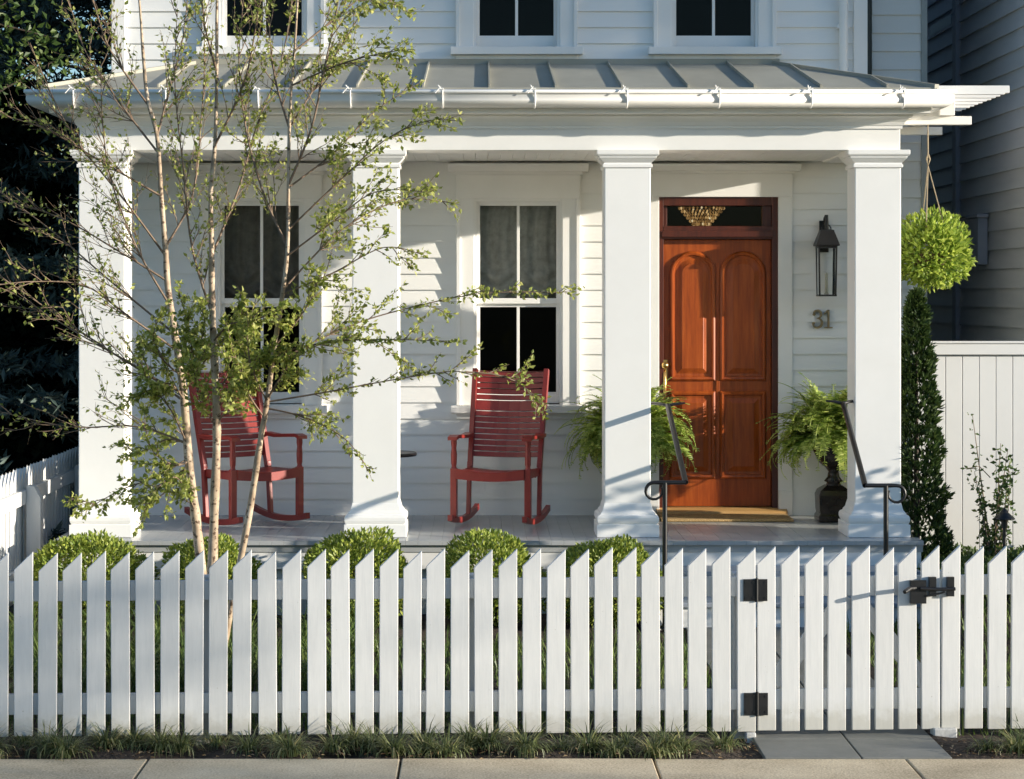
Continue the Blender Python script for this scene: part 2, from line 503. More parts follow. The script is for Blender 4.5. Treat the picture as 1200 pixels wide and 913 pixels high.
# windows
def window(x0, x1, z0, z1, crown, label=None):
    zm = z0 + (z1 - z0)*.496
    m = MB()
    cw = .135
    ax0, ax1 = x0-.045, x1+.045
    # casings
    for a, b in ((ax0-cw, ax0), (ax1, ax1+cw)):
        m.box(a, b, YW-.034, YW+.02, z0-.095, z1+.05)
        m.box(a if a < x0 else b-.03, a+.03 if a < x0 else b, YW-.05, YW-.034, z0-.095, z1+.05)   # backband
    m.box(ax0-cw, ax1+cw, YW-.036, YW+.02, z1+.05, z1+.235)
    if crown:
        m.box(ax0-cw-.02, ax1+cw+.02, YW-.055, YW+.01, z1+.235, z1+.258)
        m.prism_x([(YW+.01, z1+.258), (YW-.06, z1+.258), (YW-.10, z1+.30), (YW-.10, z1+.318), (YW+.01, z1+.318)], ax0-cw-.06, ax1+cw+.06)
    f = m.build('window', WHITE, house, label=label, bevel=.003)
    m = MB()                                              # jamb + stops
    m.box(ax0, ax0+.02, YW-.02, YW+.10, z0-.09, z1+.05); m.box(ax1-.02, ax1, YW-.02, YW+.10, z0-.09, z1+.05)
    m.box(ax0+.02, ax1-.02, YW-.02, YW+.10, z1+.03, z1+.05)
    m.build('frame', WHITE, f)
    mid = (x0+x1)/2
    m = MB()                                              # upper sash
    y0, y1 = YW+.015, YW+.045
    m.box(ax0+.02, x0, y0, y1, zm-.03, z1+.03); m.box(x1, ax1-.02, y0, y1, zm-.03, z1+.03)
    m.box(x0, x1, y0, y1, z1, z1+.03); m.box(x0, x1, y0, y1, zm-.03, zm+.012)
    m.box(mid-.011, mid+.011, y0+.004, y1-.004, zm+.012, z1)
    m.build('sash', WHITE, f, bevel=.002)
    m = MB()                                              # lower sash, one step in
    y0, y1 = YW+.047, YW+.077
    m.box(ax0+.02, x0, y0, y1, z0-.085, zm-.012); m.box(x1, ax1-.02, y0, y1, z0-.085, zm-.012)
    m.box(x0, x1, y0, y1, zm-.056, zm-.012); m.box(x0, x1, y0, y1, z0-.085, z0)
    m.box(mid-.011, mid+.011, y0+.004, y1-.004, z0, zm-.056)
    m.build('sash', WHITE, f, bevel=.002)
    for a, b, y in ((zm+.012, z1, YW+.03), (z0, zm-.056, YW+.062)):
        m = MB()
        m.add([(x0,y,a),(x1,y,a),(x1,y,b),(x0,y,b)], [(0,1,2,3)])
        m.build('pane', GLASS, f)
    m = MB()
    m.box(ax0-cw-.04, ax1+cw+.04, YW-.085, YW+.02, z0-.155, z0-.097)
    m.box(ax0-cw, ax1+cw, YW-.03, YW+.01, z0-.20, z0-.155)
    m.build('sill', WHITE, f, bevel=.004)
    return f
for i, (a, b, c, d) in enumerate(wins):
    window(a, b, c, d, True)

# roman shades behind the panes
def roman(x0, x1, z0, z1, y, name_label, mat):
    m = MB(); n, k = 40, 46
    for j in range(k+1):
        v = j/k; z = z1 - (z1-z0)*v
        for i in range(n+1):
            u = i/n; x = x0 + (x1-x0)*u
            sag = math.sin(u*PI*2)**2
            low = max(0, v-.5)*2
            dy = .010*math.sin(u*52 + 2*math.sin(v*4)) * (1-low) + .008*math.sin(u*23+1) + low*.038*math.sin(v*30 - sag*2.4) + .02*low
            m.v.append((x, y - dy, z - .05*sag*max(0, v-.3)))
    for j in range(k):
        for i in range(n):
            m.f.append((j*(n+1)+i, j*(n+1)+i+1, (j+1)*(n+1)+i+1, (j+1)*(n+1)+i)); m.sm.append(True)
    o = m.build('roman_shade', mat, origin=((x0+x1)/2, y, z0))
    tag(o, name_label, 'window shade', 'roman shades in the porch windows')
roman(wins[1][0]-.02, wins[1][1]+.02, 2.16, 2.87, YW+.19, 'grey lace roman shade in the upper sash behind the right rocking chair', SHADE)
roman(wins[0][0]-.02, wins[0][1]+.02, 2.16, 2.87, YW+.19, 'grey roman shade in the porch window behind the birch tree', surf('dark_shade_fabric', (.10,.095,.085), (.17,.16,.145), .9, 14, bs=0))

# ---- door
m = MB()                                                   # white casing with crown (the door surround)
cw = .105
for a, b in ((DX0-cw, DX0), (DX1, DX1+cw)):
    m.box(a, b, YW-.034, YW+.03, FZ, 2.921)
    m.box(a, b if a < 1.5 else b, YW-.05, YW-.034, FZ, FZ+.19)
m.box(DX0-cw, DX1+cw, YW-.036, YW+.03, 2.921, 3.10)
m.box(DX0-cw-.02, DX1+cw+.02, YW-.055, YW+.01, 3.10, 3.118)
m.prism_x([(YW+.01,3.118),(YW-.06,3.118),(YW-.10,3.155),(YW-.10,3.172),(YW+.01,3.172)], DX0-cw-.06, DX1+cw+.06)
ds = m.build('door_surround', WHITE, house, bevel=.003)
m = MB()
m.box(DX0, DX0+.035, YW-.01, YW+.13, FZ+.02, 2.921); m.box(DX1-.045, DX1, YW-.01, YW+.13, FZ+.02, 2.921)
m.box(DX0+.035, DX1-.045, YW-.01, YW+.13, 2.855, 2.921)
m.box(DX0+.035, DX1-.045, YW-.012, YW+.13, 2.60, 2.70)
m.box(DX0+.02, DX1-.03, YW-.035, YW-.012, 2.615, 2.662)
m.box(DX0+.035, DX0+.065, YW+.02, YW+.10, 2.70, 2.855); m.box(DX1-.115, DX1-.045, YW+.02, YW+.10, 2.70, 2.855)
m.build('frame', WOODDARK, ds, bevel=.003)
m = MB(); y = YW+.06
m.add([(DX0+.06,y,2.70),(DX1-.11,y,2.70),(DX1-.11,y,2.855),(DX0+.06,y,2.855)], [(0,1,2,3)])
m.build('transom_pane', GLASS, ds)
m = MB(); m.prism_x([(YW-.10,FZ+.003),(YW+.13,FZ+.003),(YW+.13,FZ+.06),(YW-.03,FZ+.055),(YW-.10,FZ+.035)], DX0-.02, DX1+.06)
m.build('threshold', OAK, ds, bevel=.004)
DY = YW + .05
m = MB(); m.box(DX0+.036, DX1-.046, DY, DY+.045, FZ+.062, 2.598)
m.box((wx(842)-.014), (wx(842)+.014), DY-.008, DY+.004, .80, 2.42)
door = m.build('door', WOOD, house, bevel=.003)
def outline(x0, x1, z0, z1, i, arch):
    a, b, c = x0+i, x1-i, z0+i
    if not arch:
        return [(a,c),(b,c),(b,z1-i),(a,z1-i)]
    r = (b-a)/2; cx = (a+b)/2; cz = z1 - (x1-x0)/2
    pts = [(a,c),(b,c)]
    for k in range(19):
        an = PI*k/18
        pts.append((cx + r*math.cos(an), cz + r*math.sin(an)))
    return pts
for x0, x1, z0, z1, arch in ((wx(787), wx(837.5), 1.53, 2.50, True), (wx(846), wx(897), 1.53, 2.50, True),
                             (wx(787), wx(837.5), .782, 1.432, False), (wx(846), wx(897), .782, 1.432, False)):
    m = MB()
    prof = [(-.012,.003),(-.008,-.013),(.004,-.022),(.018,-.020),(.024,-.004),(.045,-.003),(.080,-.016),(.084,-.019)]
    loops = [[(x, DY + d, z) for x, z in outline(x0, x1, z0, z1, i, arch)] for i, d in prof]
    n = len(loops[0])
    vs = [p for l in loops for p in l]
    fs = []
    for a in range(len(loops)-1):
        for k in range(n):
            fs.append((a*n+k, a*n+(k+1) % n, (a+1)*n+(k+1) % n, (a+1)*n+k))
    fs.append(tuple(range((len(loops)-1)*n, len(loops)*n)))
    m.add(vs, fs)
    m.build('door_panel', WOOD, door)
m = MB()
hx = wx(779)
m.box(hx-.022, hx+.022, DY-.012, DY, 1.50, 1.68)
m.tube([(hx, DY-.01, 1.64),(hx, DY-.05, 1.64)], .012); m.lathe([(.0,1.615),(.024,1.62),(.03,1.64),(.024,1.66),(.0,1.665)], (hx, DY-.055), 12)
m.tube([(hx, DY-.012, 1.60),(hx, DY-.055, 1.585),(hx, DY-.06, 1.45),(hx, DY-.03, 1.36),(hx, DY-.003, 1.355)], .011, 8)
m.build('door_handle', BRASS, door)

# ---- porch
PF, PXL, PXR = 15.12, -2.93, 3.01
m = MB()
bw = .083; x = PXL
while x < PXR - .01:
    b = min(x+bw, PXR); m.box(x+.0005, b-.0005, PF, YW-.001, FZ-.03, FZ + rnd(-.0003,.0003)); x = b
m.box(PXL, PXR, PF+.03, YW-.002, FZ-.08, FZ-.031)
m.build('porch_floor', FLOORP, house, bevel=.001)
m = MB()
m.box(PXL+.05, PXR-.05, PF+.07, PF+.10, -.05, FZ-.03); m.box(PXL+.05, PXL+.08, PF+.101, YW, -.05, FZ-.03); m.box(PXR-.08, PXR-.05, PF+.101, YW, -.05, FZ-.03)
m.box(PXL+.01, PXR-.01, PF+.04, PF+.068, FZ-.2, FZ-.031)
m.build('porch_skirt', WHITE, house, bevel=.003)
m = MB()
for z0, z1, y0, y1 in ((-.04, FZ/3, PF-.62, PF+.02), (FZ/3, 2*FZ/3, PF-.31, PF+.02)):
    m.box(1.12, 2.9, y0, y1 if z0 > 0 else y1, z0, z1-.032)
st = m.build('steps', WHITE, house, bevel=.003)
for z1, y0 in ((FZ/3, PF-.65), (2*FZ/3, PF-.34)):
    m = MB(); m.box(1.09, 2.93, y0, y0+.335, z1-.031, z1); m.build('tread', TREAD, st, bevel=.006)
CY = 15.53
colx = [-2.636, -.739, 1.008, 2.742]
for cx in colx:
    m = MB(); m.box(cx-.16, cx+.16, CY-.16, CY+.16, FZ+.13, 3.12)
    c = m.build('column', WHITE, house, bevel=.006)
    m = MB()
    m.square([(.215,FZ+.002),(.215,FZ+.088),(.200,FZ+.090),(.208,FZ+.100),(.213,FZ+.115),(.213,FZ+.135),(.206,FZ+.150),(.190,FZ+.158),(.188,FZ+.168),(.174,FZ+.185),(.166,FZ+.215),(.1605,FZ+.235)], (cx, CY))
    m.build('base', WHITE, c, bevel=.002)
    m = MB()
    m.square([(.161,3.055),(.172,3.06),(.172,3.082),(.164,3.084),(.164,3.092),(.174,3.10),(.190,3.118),(.198,3.126),(.198,3.136),(.206,3.138),(.214,3.15),(.214,3.179)], (cx, CY))
    m.build('capital', WHITE, c, bevel=.002)
# beam with ceiling
BXL, BXR, BY = -2.79, 2.897, 15.375
m = MB()
m.box(BXL, BXR, BY, BY+.31, 3.18, 3.46)
m.box(BXL, BXL+.31, BY+.311, YW-.02, 3.18, 3.46); m.box(BXR-.31, BXR, BY+.311, YW-.02, 3.18, 3.46)
m.build('porch_beam', WHITE, house, bevel=.003)
m = MB(); x = BXL+.312
while x < BXR-.32:
    b = min(x+.09, BXR-.312); m.box(x+.001, b-.001, BY+.312, YW-.018, 3.192+rnd(-.0008,.0008), 3.22); x = b
m.build('porch_ceiling', WHITE, house, bevel=.002)
def sweepU(m, prof, xl, xr, yf, yb, smooth=False):
    n = len(prof)
    vs = []
    for o, z in prof:
        vs += [(xl-o, yb, z), (xl-o, yf-o, z), (xr+o, yf-o, z), (xr+o, yb, z)]
    fs = []
    for i in range(n-1):
        for k in range(3):
            fs.append((i*4+k, i*4+k+1, (i+1)*4+k+1, (i+1)*4+k))
    m.add(vs, fs, smooth)
m = MB()
sweepU(m, [(.001,3.325),(.014,3.328),(.014,3.345),(.022,3.352),(.030,3.372),(.050,3.395),(.075,3.408),(.075,3.42),(.175,3.423),(.175,3.44),(.18,3.441),(.18,3.59)], BXL, BXR, BY, YW-.02)
m.build('cornice', WHITE, house)
EXL, EXR, EY = -2.97, 3.077, 15.195
def arc(o, z, r, a0, a1, n=10):
    return [(o + r*math.cos(R(a0+(a1-a0)*k/n)), z + r*math.sin(R(a0+(a1-a0)*k/n))) for k in range(n+1)]
m = MB()
gprof = [(.004,3.56)] + arc(.068, 3.515, .062, 180, 350, 14) + [(.128,3.535),(.134,3.545),(.142,3.55),(.142,3.565),(.134,3.572),(.124,3.568)]
gprof += [(.120,3.54)] + arc(.068, 3.515, .055, 350, 180, 10) + [(.012,3.56)]
sweepU(m, gprof, EXL, EXR, EY, YW-.03, True)
gut = m.build('gutter', WHITE, house)
for k in range(-5, 5):
    gx = .36 + .627*k - .002
    m = MB()
    m.tube([(gx, EY-.142, 3.567)] + [(gx, EY - o, z) for o, z in arc(.068, 3.515, .066, 355, 185, 8)], .005, 6)
    m.box(gx-.008, gx+.008, EY-.15, EY+.0, 3.574, 3.581)
    m.tube([(gx-.012, EY-.06, 3.58),(gx-.03, EY-.15, 3.60)], .004, 5); m.tube([(gx-.012, EY-.15, 3.59),(gx-.05, EY-.155, 3.545)], .004, 5)
    m.build('bracket', WHITE, gut)
# porch roof: standing seam
ex0, ex1, ey, ez = -3.0, 3.105, EY-.045, 3.592
tx0, tx1, ty, tz = -2.18, 2.21, YW-.012, 3.935
m = MB()
m.add([(ex0,ey,ez),(ex1,ey,ez),(tx1,ty,tz),(tx0,ty,tz),(ex1,ty,ez),(ex0,ty,ez)], [(0,1,2,3),(1,4,2),(5,0,3)])
m.add([(ex0,ey,ez-.02),(ex1,ey,ez-.02),(ex1,ty,ez-.02),(ex0,ty,ez-.02)], [(0,1,2,3)])
m.add([(ex0,ey,ez-.02),(ex1,ey,ez-.02),(ex1,ey,ez),(ex0,ey,ez),(ex1,ty,ez-.02),(ex1,ty,ez),(ex0,ty,ez-.02),(ex0,ty,ez)], [(0,1,2,3),(1,4,5,2),(6,0,3,7)])
roof = m.build('porch_roof', ZINC, house)
m = MB()
for k in range(-7, 8):
    sx = .05 + .453*k
    if not (ex0+.1 < sx < ex1-.1): continue
    t = 1.0
    if sx < tx0: t = (sx-ex0)/(tx0-ex0)
    if sx > tx1: t = (ex1-sx)/(ex1-tx1)
    a = Vector((sx, ey, ez)); b = Vector((sx, ey+(ty-ey)*t, ez+(tz-ez)*t))
    m.beam(a+Vector((0,0,.011)), b+Vector((0,0,.011)), .012, .026)
for a, b in (((ex0,ey,ez),(tx0,ty,tz)), ((ex1,ey,ez),(tx1,ty,tz))):
    m.beam(Vector(a)+Vector((0,0,.008)), Vector(b)+Vector((0,0,.008)), .035, .03)
for k in (1, 2, 3):
    for s_, e_, t_ in ((-1, ex0, tx0), (1, ex1, tx1)):
        yy = ty - .45*k; tt = (yy-ey)/(ty-ey)
        m.beam((e_, yy, ez+.011), (e_+(t_-e_)*tt, yy, ez+(tz-ez)*tt+.011), .012, .026)
m.build('seam', ZINC, roof)
m = MB(); m.box(tx0-.05, tx1+.05, YW-.04, YW-.016, tz-.02, tz+.035); m.build('flashing', ZINC, roof)
# white drainpipe and dark strip for the shaded gap, rear wing
m = MB()
m.tube([(wx(987), YW-.07, 3.70),(wx(987), YW-.07, 6.5)], .034, 14)
for z in (4.2, 5.6): m.box(wx(987)-.045, wx(987)+.045, YW-.08, YW-.01, z, z+.03)
m.build('downspout_or_shadow_strip', WHITE, house)
WGY = 17.25
m = MB(); siding(m, 3.03, 3.41, -.05, 6.4, lambda u, z, w_: (u, WGY - w_, z), e=.142)
m.box(2.95, 3.45, WGY+.001, 25, -.05, 6.4)
wing = m.build('rear_wing', GREYWALL, house)
m = MB(); m.box(3.41, 3.455, WGY-.03, WGY+.0, -.05, 6.4); m.build('corner_board', surf('grey_trim', (.30,.32,.31), (.36,.38,.37), .5), wing)
m = MB(); m.tube([(2.985, WGY-.06, .1),(2.985, WGY-.06, 6.4)], .035, 12); m.build('downspout_or_shadow_strip', surf('dark_shadow_strip', (.02,.028,.024), (.03,.04,.033), .5), wing, label='dark strip standing for the shaded gap beside the grey rear wing')  # dark strip put in for the shaded gap at the house corner

# ------------------------------------------------------------------ pergola at the right end
pg = thing('pergola', 'white wooden pergola with stepped rafter ends beside the right porch column', 'pergola', (3.3, 16.3, 3.4))
for y in (15.78, 16.78):
    m = MB(); m.box(2.902, 3.475, y-.03, y+.03, 3.385, 3.445); m.build('bracket_arm', WHITE, pg, bevel=.003)
m = MB(); m.box(3.24, 3.345, 15.70, 16.86, 3.447, 3.555); m.build('main_beam', WHITE, pg, bevel=.003)
for k in range(6):
    y = 15.30 + .275*k
    m = MB(); m.prism_y([(3.085, 3.618), (3.085, 3.557), (3.60, 3.557), (3.60, 3.567), (3.632, 3.567), (3.632, 3.618)], y-.02, y+.02)
    m.build('rafter', WHITE, pg, bevel=.002)

# ------------------------------------------------------------------ wall lantern, number, mat
lx, ly = wx(968), YW
t = thing('wall_lantern', 'black candle lantern on a scroll bracket to the right of the front door', 'lantern', (lx-.02, YW, 2.17))
cy = YW - .15; lx2 = lx - .02
m = MB(); m.box(lx2-.035, lx2+.035, YW-.03, YW-.012, 2.50, 2.74)
m.tube([(lx2, YW-.03, 2.70),(lx2, YW-.07, 2.76),(lx2, YW-.12, 2.77),(lx2, cy, 2.72),(lx2, cy, 2.66)], .011, 8)
m.tube([(lx2, cy, 2.72+.06),(lx2, cy, 2.66)], [.014,.018], 8)
m.build('bracket', IRON, t)
m = MB()
for z, r in ((2.165, .068), (2.53, .072)):
    m.box(lx2-r, lx2+r, cy-r, cy+r, z, z+.014)
for sx in (-1, 1):
    for sy in (-1, 1):
        m.beam((lx2+sx*.06, cy+sy*.06, 2.175), (lx2+sx*.066, cy+sy*.066, 2.535), .012, .012, (0,1,0))
m.build('frame', IRON, t)
m = MB(); m.square([(.085,2.545),(.088,2.553),(.052,2.655),(.05,2.665),(.02,2.672)], (lx2, cy)); 
m.tube([(lx2 + .035*math.cos(a*PI/8), cy, 2.668 + .04*math.sin(a*PI/8)) for a in range(9)], .005, 6)
m.build('roof', IRON, t)
m = MB()
for a, b in ((-1,-1),(1,-1)): pass
m.add([(lx2-.056,cy-.063,2.18),(lx2+.056,cy-.063,2.18),(lx2+.061,cy-.067,2.53),(lx2-.061,cy-.067,2.53)], [(0,1,2,3)])
m.add([(lx2-.063,cy-.056,2.18),(lx2-.063,cy+.056,2.18),(lx2-.067,cy+.061,2.53),(lx2-.067,cy-.061,2.53)], [(0,1,2,3)])
m.add([(lx2+.063,cy-.056,2.18),(lx2+.063,cy+.056,2.18),(lx2+.067,cy+.061,2.53),(lx2+.067,cy-.061,2.53)], [(0,1,2,3)])
m.build('pane', GLASS, t)
m = MB(); m.lathe([(.018,2.18),(.018,2.19),(.011,2.192),(.011,2.33),(.004,2.345)], (lx2, cy), 10); m.build('candle', surf('ivory', (.6,.55,.42), (.7,.65,.5), .5), t)

def stroke(m, pts, wd, y0, y1):
    pts = [Vector((p[0], p[1])) for p in pts]; L = []; Rr = []
    for i, p in enumerate(pts):
        tn = (pts[min(i+1, len(pts)-1)] - pts[max(i-1, 0)]).normalized()
        nn = Vector((-tn.y, tn.x)); h = wd[i]/2 if isinstance(wd, list) else wd/2
        L.append(p + nn*h); Rr.append(p - nn*h)
    for i in range(len(pts)-1):
        m.prism_y([(L[i].x,L[i].y),(L[i+1].x,L[i+1].y),(Rr[i+1].x,Rr[i+1].y),(Rr[i].x,Rr[i].y)], y0, y1)
t = thing('house_number', 'bronze serif numerals 31 on the white siding below the lantern', 'house number', (wx(964), YW-.02, 1.93))
z0, hN = wz(384.5), .140
nx_ = wx(951.5); yA, yB = YW-.036, YW-.012
m = MB()
def arcp(cx, cz, rx, rz, a0, a1, n=14): return [(cx+rx*math.cos(R(a0+(a1-a0)*k/n)), cz+rz*math.sin(R(a0+(a1-a0)*k/n))) for k in range(n+1)]
wlist = [.007+.011*math.sin(PI*k/14) for k in range(15)]
stroke(m, arcp(nx_+.036, z0+.104, .030, .030, 165, -80), wlist, yA, yB)
stroke(m, arcp(nx_+.036, z0+.040, .036, .036, 95, -165), wlist, yA, yB)
for bx, bz in ((nx_+.012, z0+.105), (nx_+.008, z0+.036)):
    m.prism_y(arcp(bx, bz, .011, .011, 0, 337, 15), yA, yB)
m.build('digit', BRONZE, t)
m = MB(); ox = nx_+.10
m.box(ox+.014, ox+.029, yA, yB, z0+.006, z0+hN); stroke(m, [(ox-.014, z0+.108),(ox+.002, z0+.118),(ox+.016, z0+.136)], [.006,.012,.010], yA, yB)
m.box(ox-.008, ox+.052, yA, yB, z0, z0+.0085)
m.build('digit', BRONZE, t)

m = MB(); n1 = 60
m.box(1.32, 2.30, 16.36, 16.78, FZ+.003, FZ+.022)
mo = m.build('doormat', COIR, origin=(1.8, 16.57, FZ), bevel=.006); tag(mo, 'golden coir doormat in front of the wooden door', 'doormat')

# chandelier inside, seen through the transom
t = thing('chandelier', 'glowing gold crystal chandelier seen through the glass above the door', 'chandelier', (1.80, 18.2, 2.72))
m = MB()
for tier in range(6):
    r = .185 - .022*tier; z = 2.885 - .026*tier
    for k in range(34):
        an = 2*PI*k/34 + tier*.1
        x, y = 1.80 + r*math.cos(an), 18.2 + r*math.sin(an)
        h = .009
        m.add([(x-h,y,z),(x,y-h,z),(x+h,y,z),(x,y+h,z),(x,y,z+h*1.5),(x,y,z-h*1.5)], [(0,1,4),(1,2,4),(2,3,4),(3,0,4),(1,0,5),(2,1,5),(3,2,5),(0,3,5)])
m.build('crystal_bead', BEAD, t, kind='stuff')
m = MB(); m.tube([(1.8+.19*math.cos(2*PI*k/24), 18.2+.19*math.sin(2*PI*k/24), 2.90) for k in range(25)], .006, 6); m.tube([(1.8,18.2,2.7),(1.8,18.2,3.17)], .006, 6)
m.build('frame', BRASS, t)

# ------------------------------------------------------------------ rocking chairs
def make_chair():
    t = thing('rocking_chair', '', 'rocking chair')
    for s_ in (-1, 1):
        x = s_*.272
        pts = []
        for k in range(17):
            y = -.40 + .86*k/16
            pts.append((y, .012 + .26*(y-.02)**2))
        m = MB()
        poly = [(y, z) for y, z in pts] + [(y, z+.042) for y, z in reversed(pts)]
        for k in range(16):
            (ya, za), (yb, zb) = pts[k], pts[k+1]
            m.prism_x([(ya,za),(yb,zb),(yb,zb+.042),(ya,za+.042)], x-.017, x+.017)
        m.build('rocker', REDP, t)
        m = MB(); m.box(x-.023, x+.023, -.30, -.254, .07, .425); m.lathe([(.021,.425),(.017,.44),(.021,.46),(.023,.52),(.018,.57),(.022,.60),(.022,.635)], (x, -.277), 12)
        m.build('leg', REDP, t, bevel=.004)
        m = MB(); m.beam((x-s_*.006, .15, .05), (x-s_*.006, .19, .44), .03, .045, (0,1,0)); m.build('leg', REDP, t, bevel=.004)
        m = MB()                                             # arm, gently curved
        pr = [(-.33,.628),(-.26,.640),(-.12,.632),(.05,.622),(.22,.630)]
        for (ya, za), (yb, zb) in zip(pr[:-1], pr[1:]):
            m.obox((x-s_*.0-.034, ya, za), (.068,0,0), (0,yb-ya,zb-za), (0,0,.024))
        m.build('arm', REDP, t)
    m = MB()                                                # seat: scooped slats, deep front rail
    def sz(y): return .405 + .10*(y+.02)**2 - .02*max(0, y)*3
    y = -.285
    while y < .17:
        for k in range(8):
            xa = -.25+.0625*k; xb = xa+.0625
            za = sz(y) - .018*math.cos(xa/.25*PI/2); zb = sz(y) - .018*math.cos(xb/.25*PI/2)
            m.add([(xa,y,za),(xb,y,zb),(xb,y+.034,zb),(xa,y+.034,za),(xa,y,za-.014),(xb,y,zb-.014),(xb,y+.034,zb-.014),(xa,y+.034,za-.014)],
                  [(0,1,2,3),(7,6,5,4),(0,4,5,1),(2,6,7,3),(1,5,6,2),(3,7,4,0)])
        y += .042
    pts = []
    for k in range(13):
        xx = -.25 + .5*k/12; pts.append((xx, .425 - .028*math.cos(xx/.25*PI/2)))
    m.prism_y([(xx, z) for xx, z in pts] + [(xx, z-.075 + .012*math.cos(xx/.25*PI/2)) for xx, z in reversed(pts)], -.31, -.287)
    for s_ in (-1, 1): m.box(s_*.25-.012, s_*.25+.012, -.285, .18, .345, .40)
    m.box(-.24, .24, .165, .185, .33, .38)
    m.build('seat', REDP, t, bevel=.002)
    m = MB()                                                # leaning back
    b0, b1 = Vector((0,.185,.40)), Vector((0,.405,1.105)); d = (b1-b0); n = Vector((0,-d.z,d.y)).normalized()
    for s_ in (-1, 1):
        m.beam(b0+Vector((s_*.262,0,0)), b1+Vector((s_*.272,0,.012)), .034, .05, (0,1,0))
    L = d.length; u = d.normalized()
    def slat(a, h):
        for k in range(6):
            xa = -.25+.0835*k; xb = xa + .0835
            ca = .022*math.cos(xa/.25*PI/2); cb = .022*math.cos(xb/.25*PI/2)
            o = b0 + u*a
            va = o + Vector((xa,0,0)) - n*ca; vb = o + Vector((xb,0,0)) - n*cb
            m.add([va, vb, vb+u*h, va+u*h, va-n*.014, vb-n*.014, vb+u*h-n*.014, va+u*h-n*.014],
                  [(0,1,2,3),(7,6,5,4),(0,4,5,1),(2,6,7,3),(1,5,6,2),(3,7,4,0)])
    a = .085
    for k in range(14):
        h = .0355
        if k == 8: h = .075
        slat(a, h); a += h + .0085
    slat(a, L - a)
    m.build('backrest', REDP, t, bevel=.002)
    return t
ch = make_chair()
ch2 = copy_tree(ch)
def put(o, px, py, Y, rz, label):
    p = W(px, 345, Y); o.location = (p.x, Y, FZ+.004); o.rotation_euler = (0, 0, rz)
    tag(o, label, 'rocking chair', 'red rocking chairs on the porch')
put(ch2, 585, 0, 16.18, R(-13), 'red slatted rocking chair in front of the window, right of the second column')
put(ch, 291, 0, 16.2, R(34), 'red slatted rocking chair partly behind the birch trunks, turned to the right')
# side table
t = thing('side_table', 'small dark round side table mostly hidden behind the second porch column', 'table', (-.73, 16.3, FZ))
m = MB(); m.lathe([(.245,.995),(.25,1.0),(.25,1.015),(.245,1.02)], (-.73,16.3), 28); m.build('table_top', IRON, t)
m = MB()
m.tube([(-.73,16.3,.995),(-.73,16.3,.62)], .02, 10)
for k in range(3):
    a = 2*PI*k/3+.4; m.tube([(-.73,16.3,.64),(-.73+.1*math.cos(a),16.3+.1*math.sin(a),.60),(-.73+.2*math.cos(a),16.3+.2*math.sin(a),FZ+.008)], .012, 8)
m.build('pedestal', IRON, t)

# ------------------------------------------------------------------ ferns in urns
def frond(m, base, az, L, el, droop, wd, nseg=16):
    p = Vector(base); pts = [p.copy()]
    e = el
    for k in range(nseg):
        d = Vector((math.cos(az)*math.cos(e), math.sin(az)*math.cos(e), math.sin(e)))
        p = p + d*(L/nseg); pts.append(p.copy()); e -= droop/nseg*(0.4+1.2*k/nseg)
    m.tube(pts, [.0025]*(nseg) + [.001], 3, False)
    for k in range(2, nseg+1):
        tdir = (pts[k]-pts[k-1]).normalized(); sd = tdir.cross(Vector((0,0,1)))
        if sd.length < .05: sd = Vector((-math.sin(az), math.cos(az), 0))
        sd.normalize(); up = sd.cross(tdir)
        q = k/nseg; l = wd*(math.sin(PI*min(1, q*1.02+.06))**.7 if q < .97 else .3)
        for s_ in (-1, 1):
            for h in (0, .5):
                pp = pts[k-1].lerp(pts[k], h)
                m.leaf(pp, (sd*s_ + tdir*.45 + up*rnd(-.15,.25)).normalized(), up + rvec()*.3, l*rnd(.8,1.1), l*.36, .15)
def fern(cx, cy, label, scale=1):
    t = thing('potted_fern', label, 'potted fern', (cx, cy, FZ), group='potted ferns flanking the door')
    m = MB()                                                # chamfered square pedestal
    m.square([(.125,FZ+.004),(.125,FZ+.05),(.112,FZ+.06),(.118,FZ+.09),(.122,FZ+.20),(.108,FZ+.235),(.06,FZ+.27)], (cx, cy))
    ped = m.build('pedestal', URN, t, bevel=.012)
    m = MB(); m.lathe([(.06,FZ+.262),(.05,FZ+.29),(.07,FZ+.30),(.045,FZ+.33),(.038,FZ+.37),(.06,FZ+.40),(.11,FZ+.44),(.15,FZ+.52),(.165,FZ+.60),(.18,FZ+.615),(.17,FZ+.63),(.14,FZ+.62),(.13,FZ+.58)], (cx, cy), 24); m.build('urn', URN, t)
    m = MB()
    for k in range(290):
        az = rnd(0, 2*PI); inner = random.random()
        frond(m, (cx+.07*math.cos(az), cy+.07*math.sin(az), FZ+.60), az+rnd(-.3,.3), rnd(.32,.60)*scale, R(rnd(5,95)), R(rnd(60,185)), rnd(.065,.10))
    m.build('foliage', LEAF_FERN, t)
    return t
fern(2.60, 16.42, 'bushy green fern in a black urn on a pedestal, right of the door')
fern(1.11, 16.45, 'bushy green fern left of the door, half hidden by the third porch column')

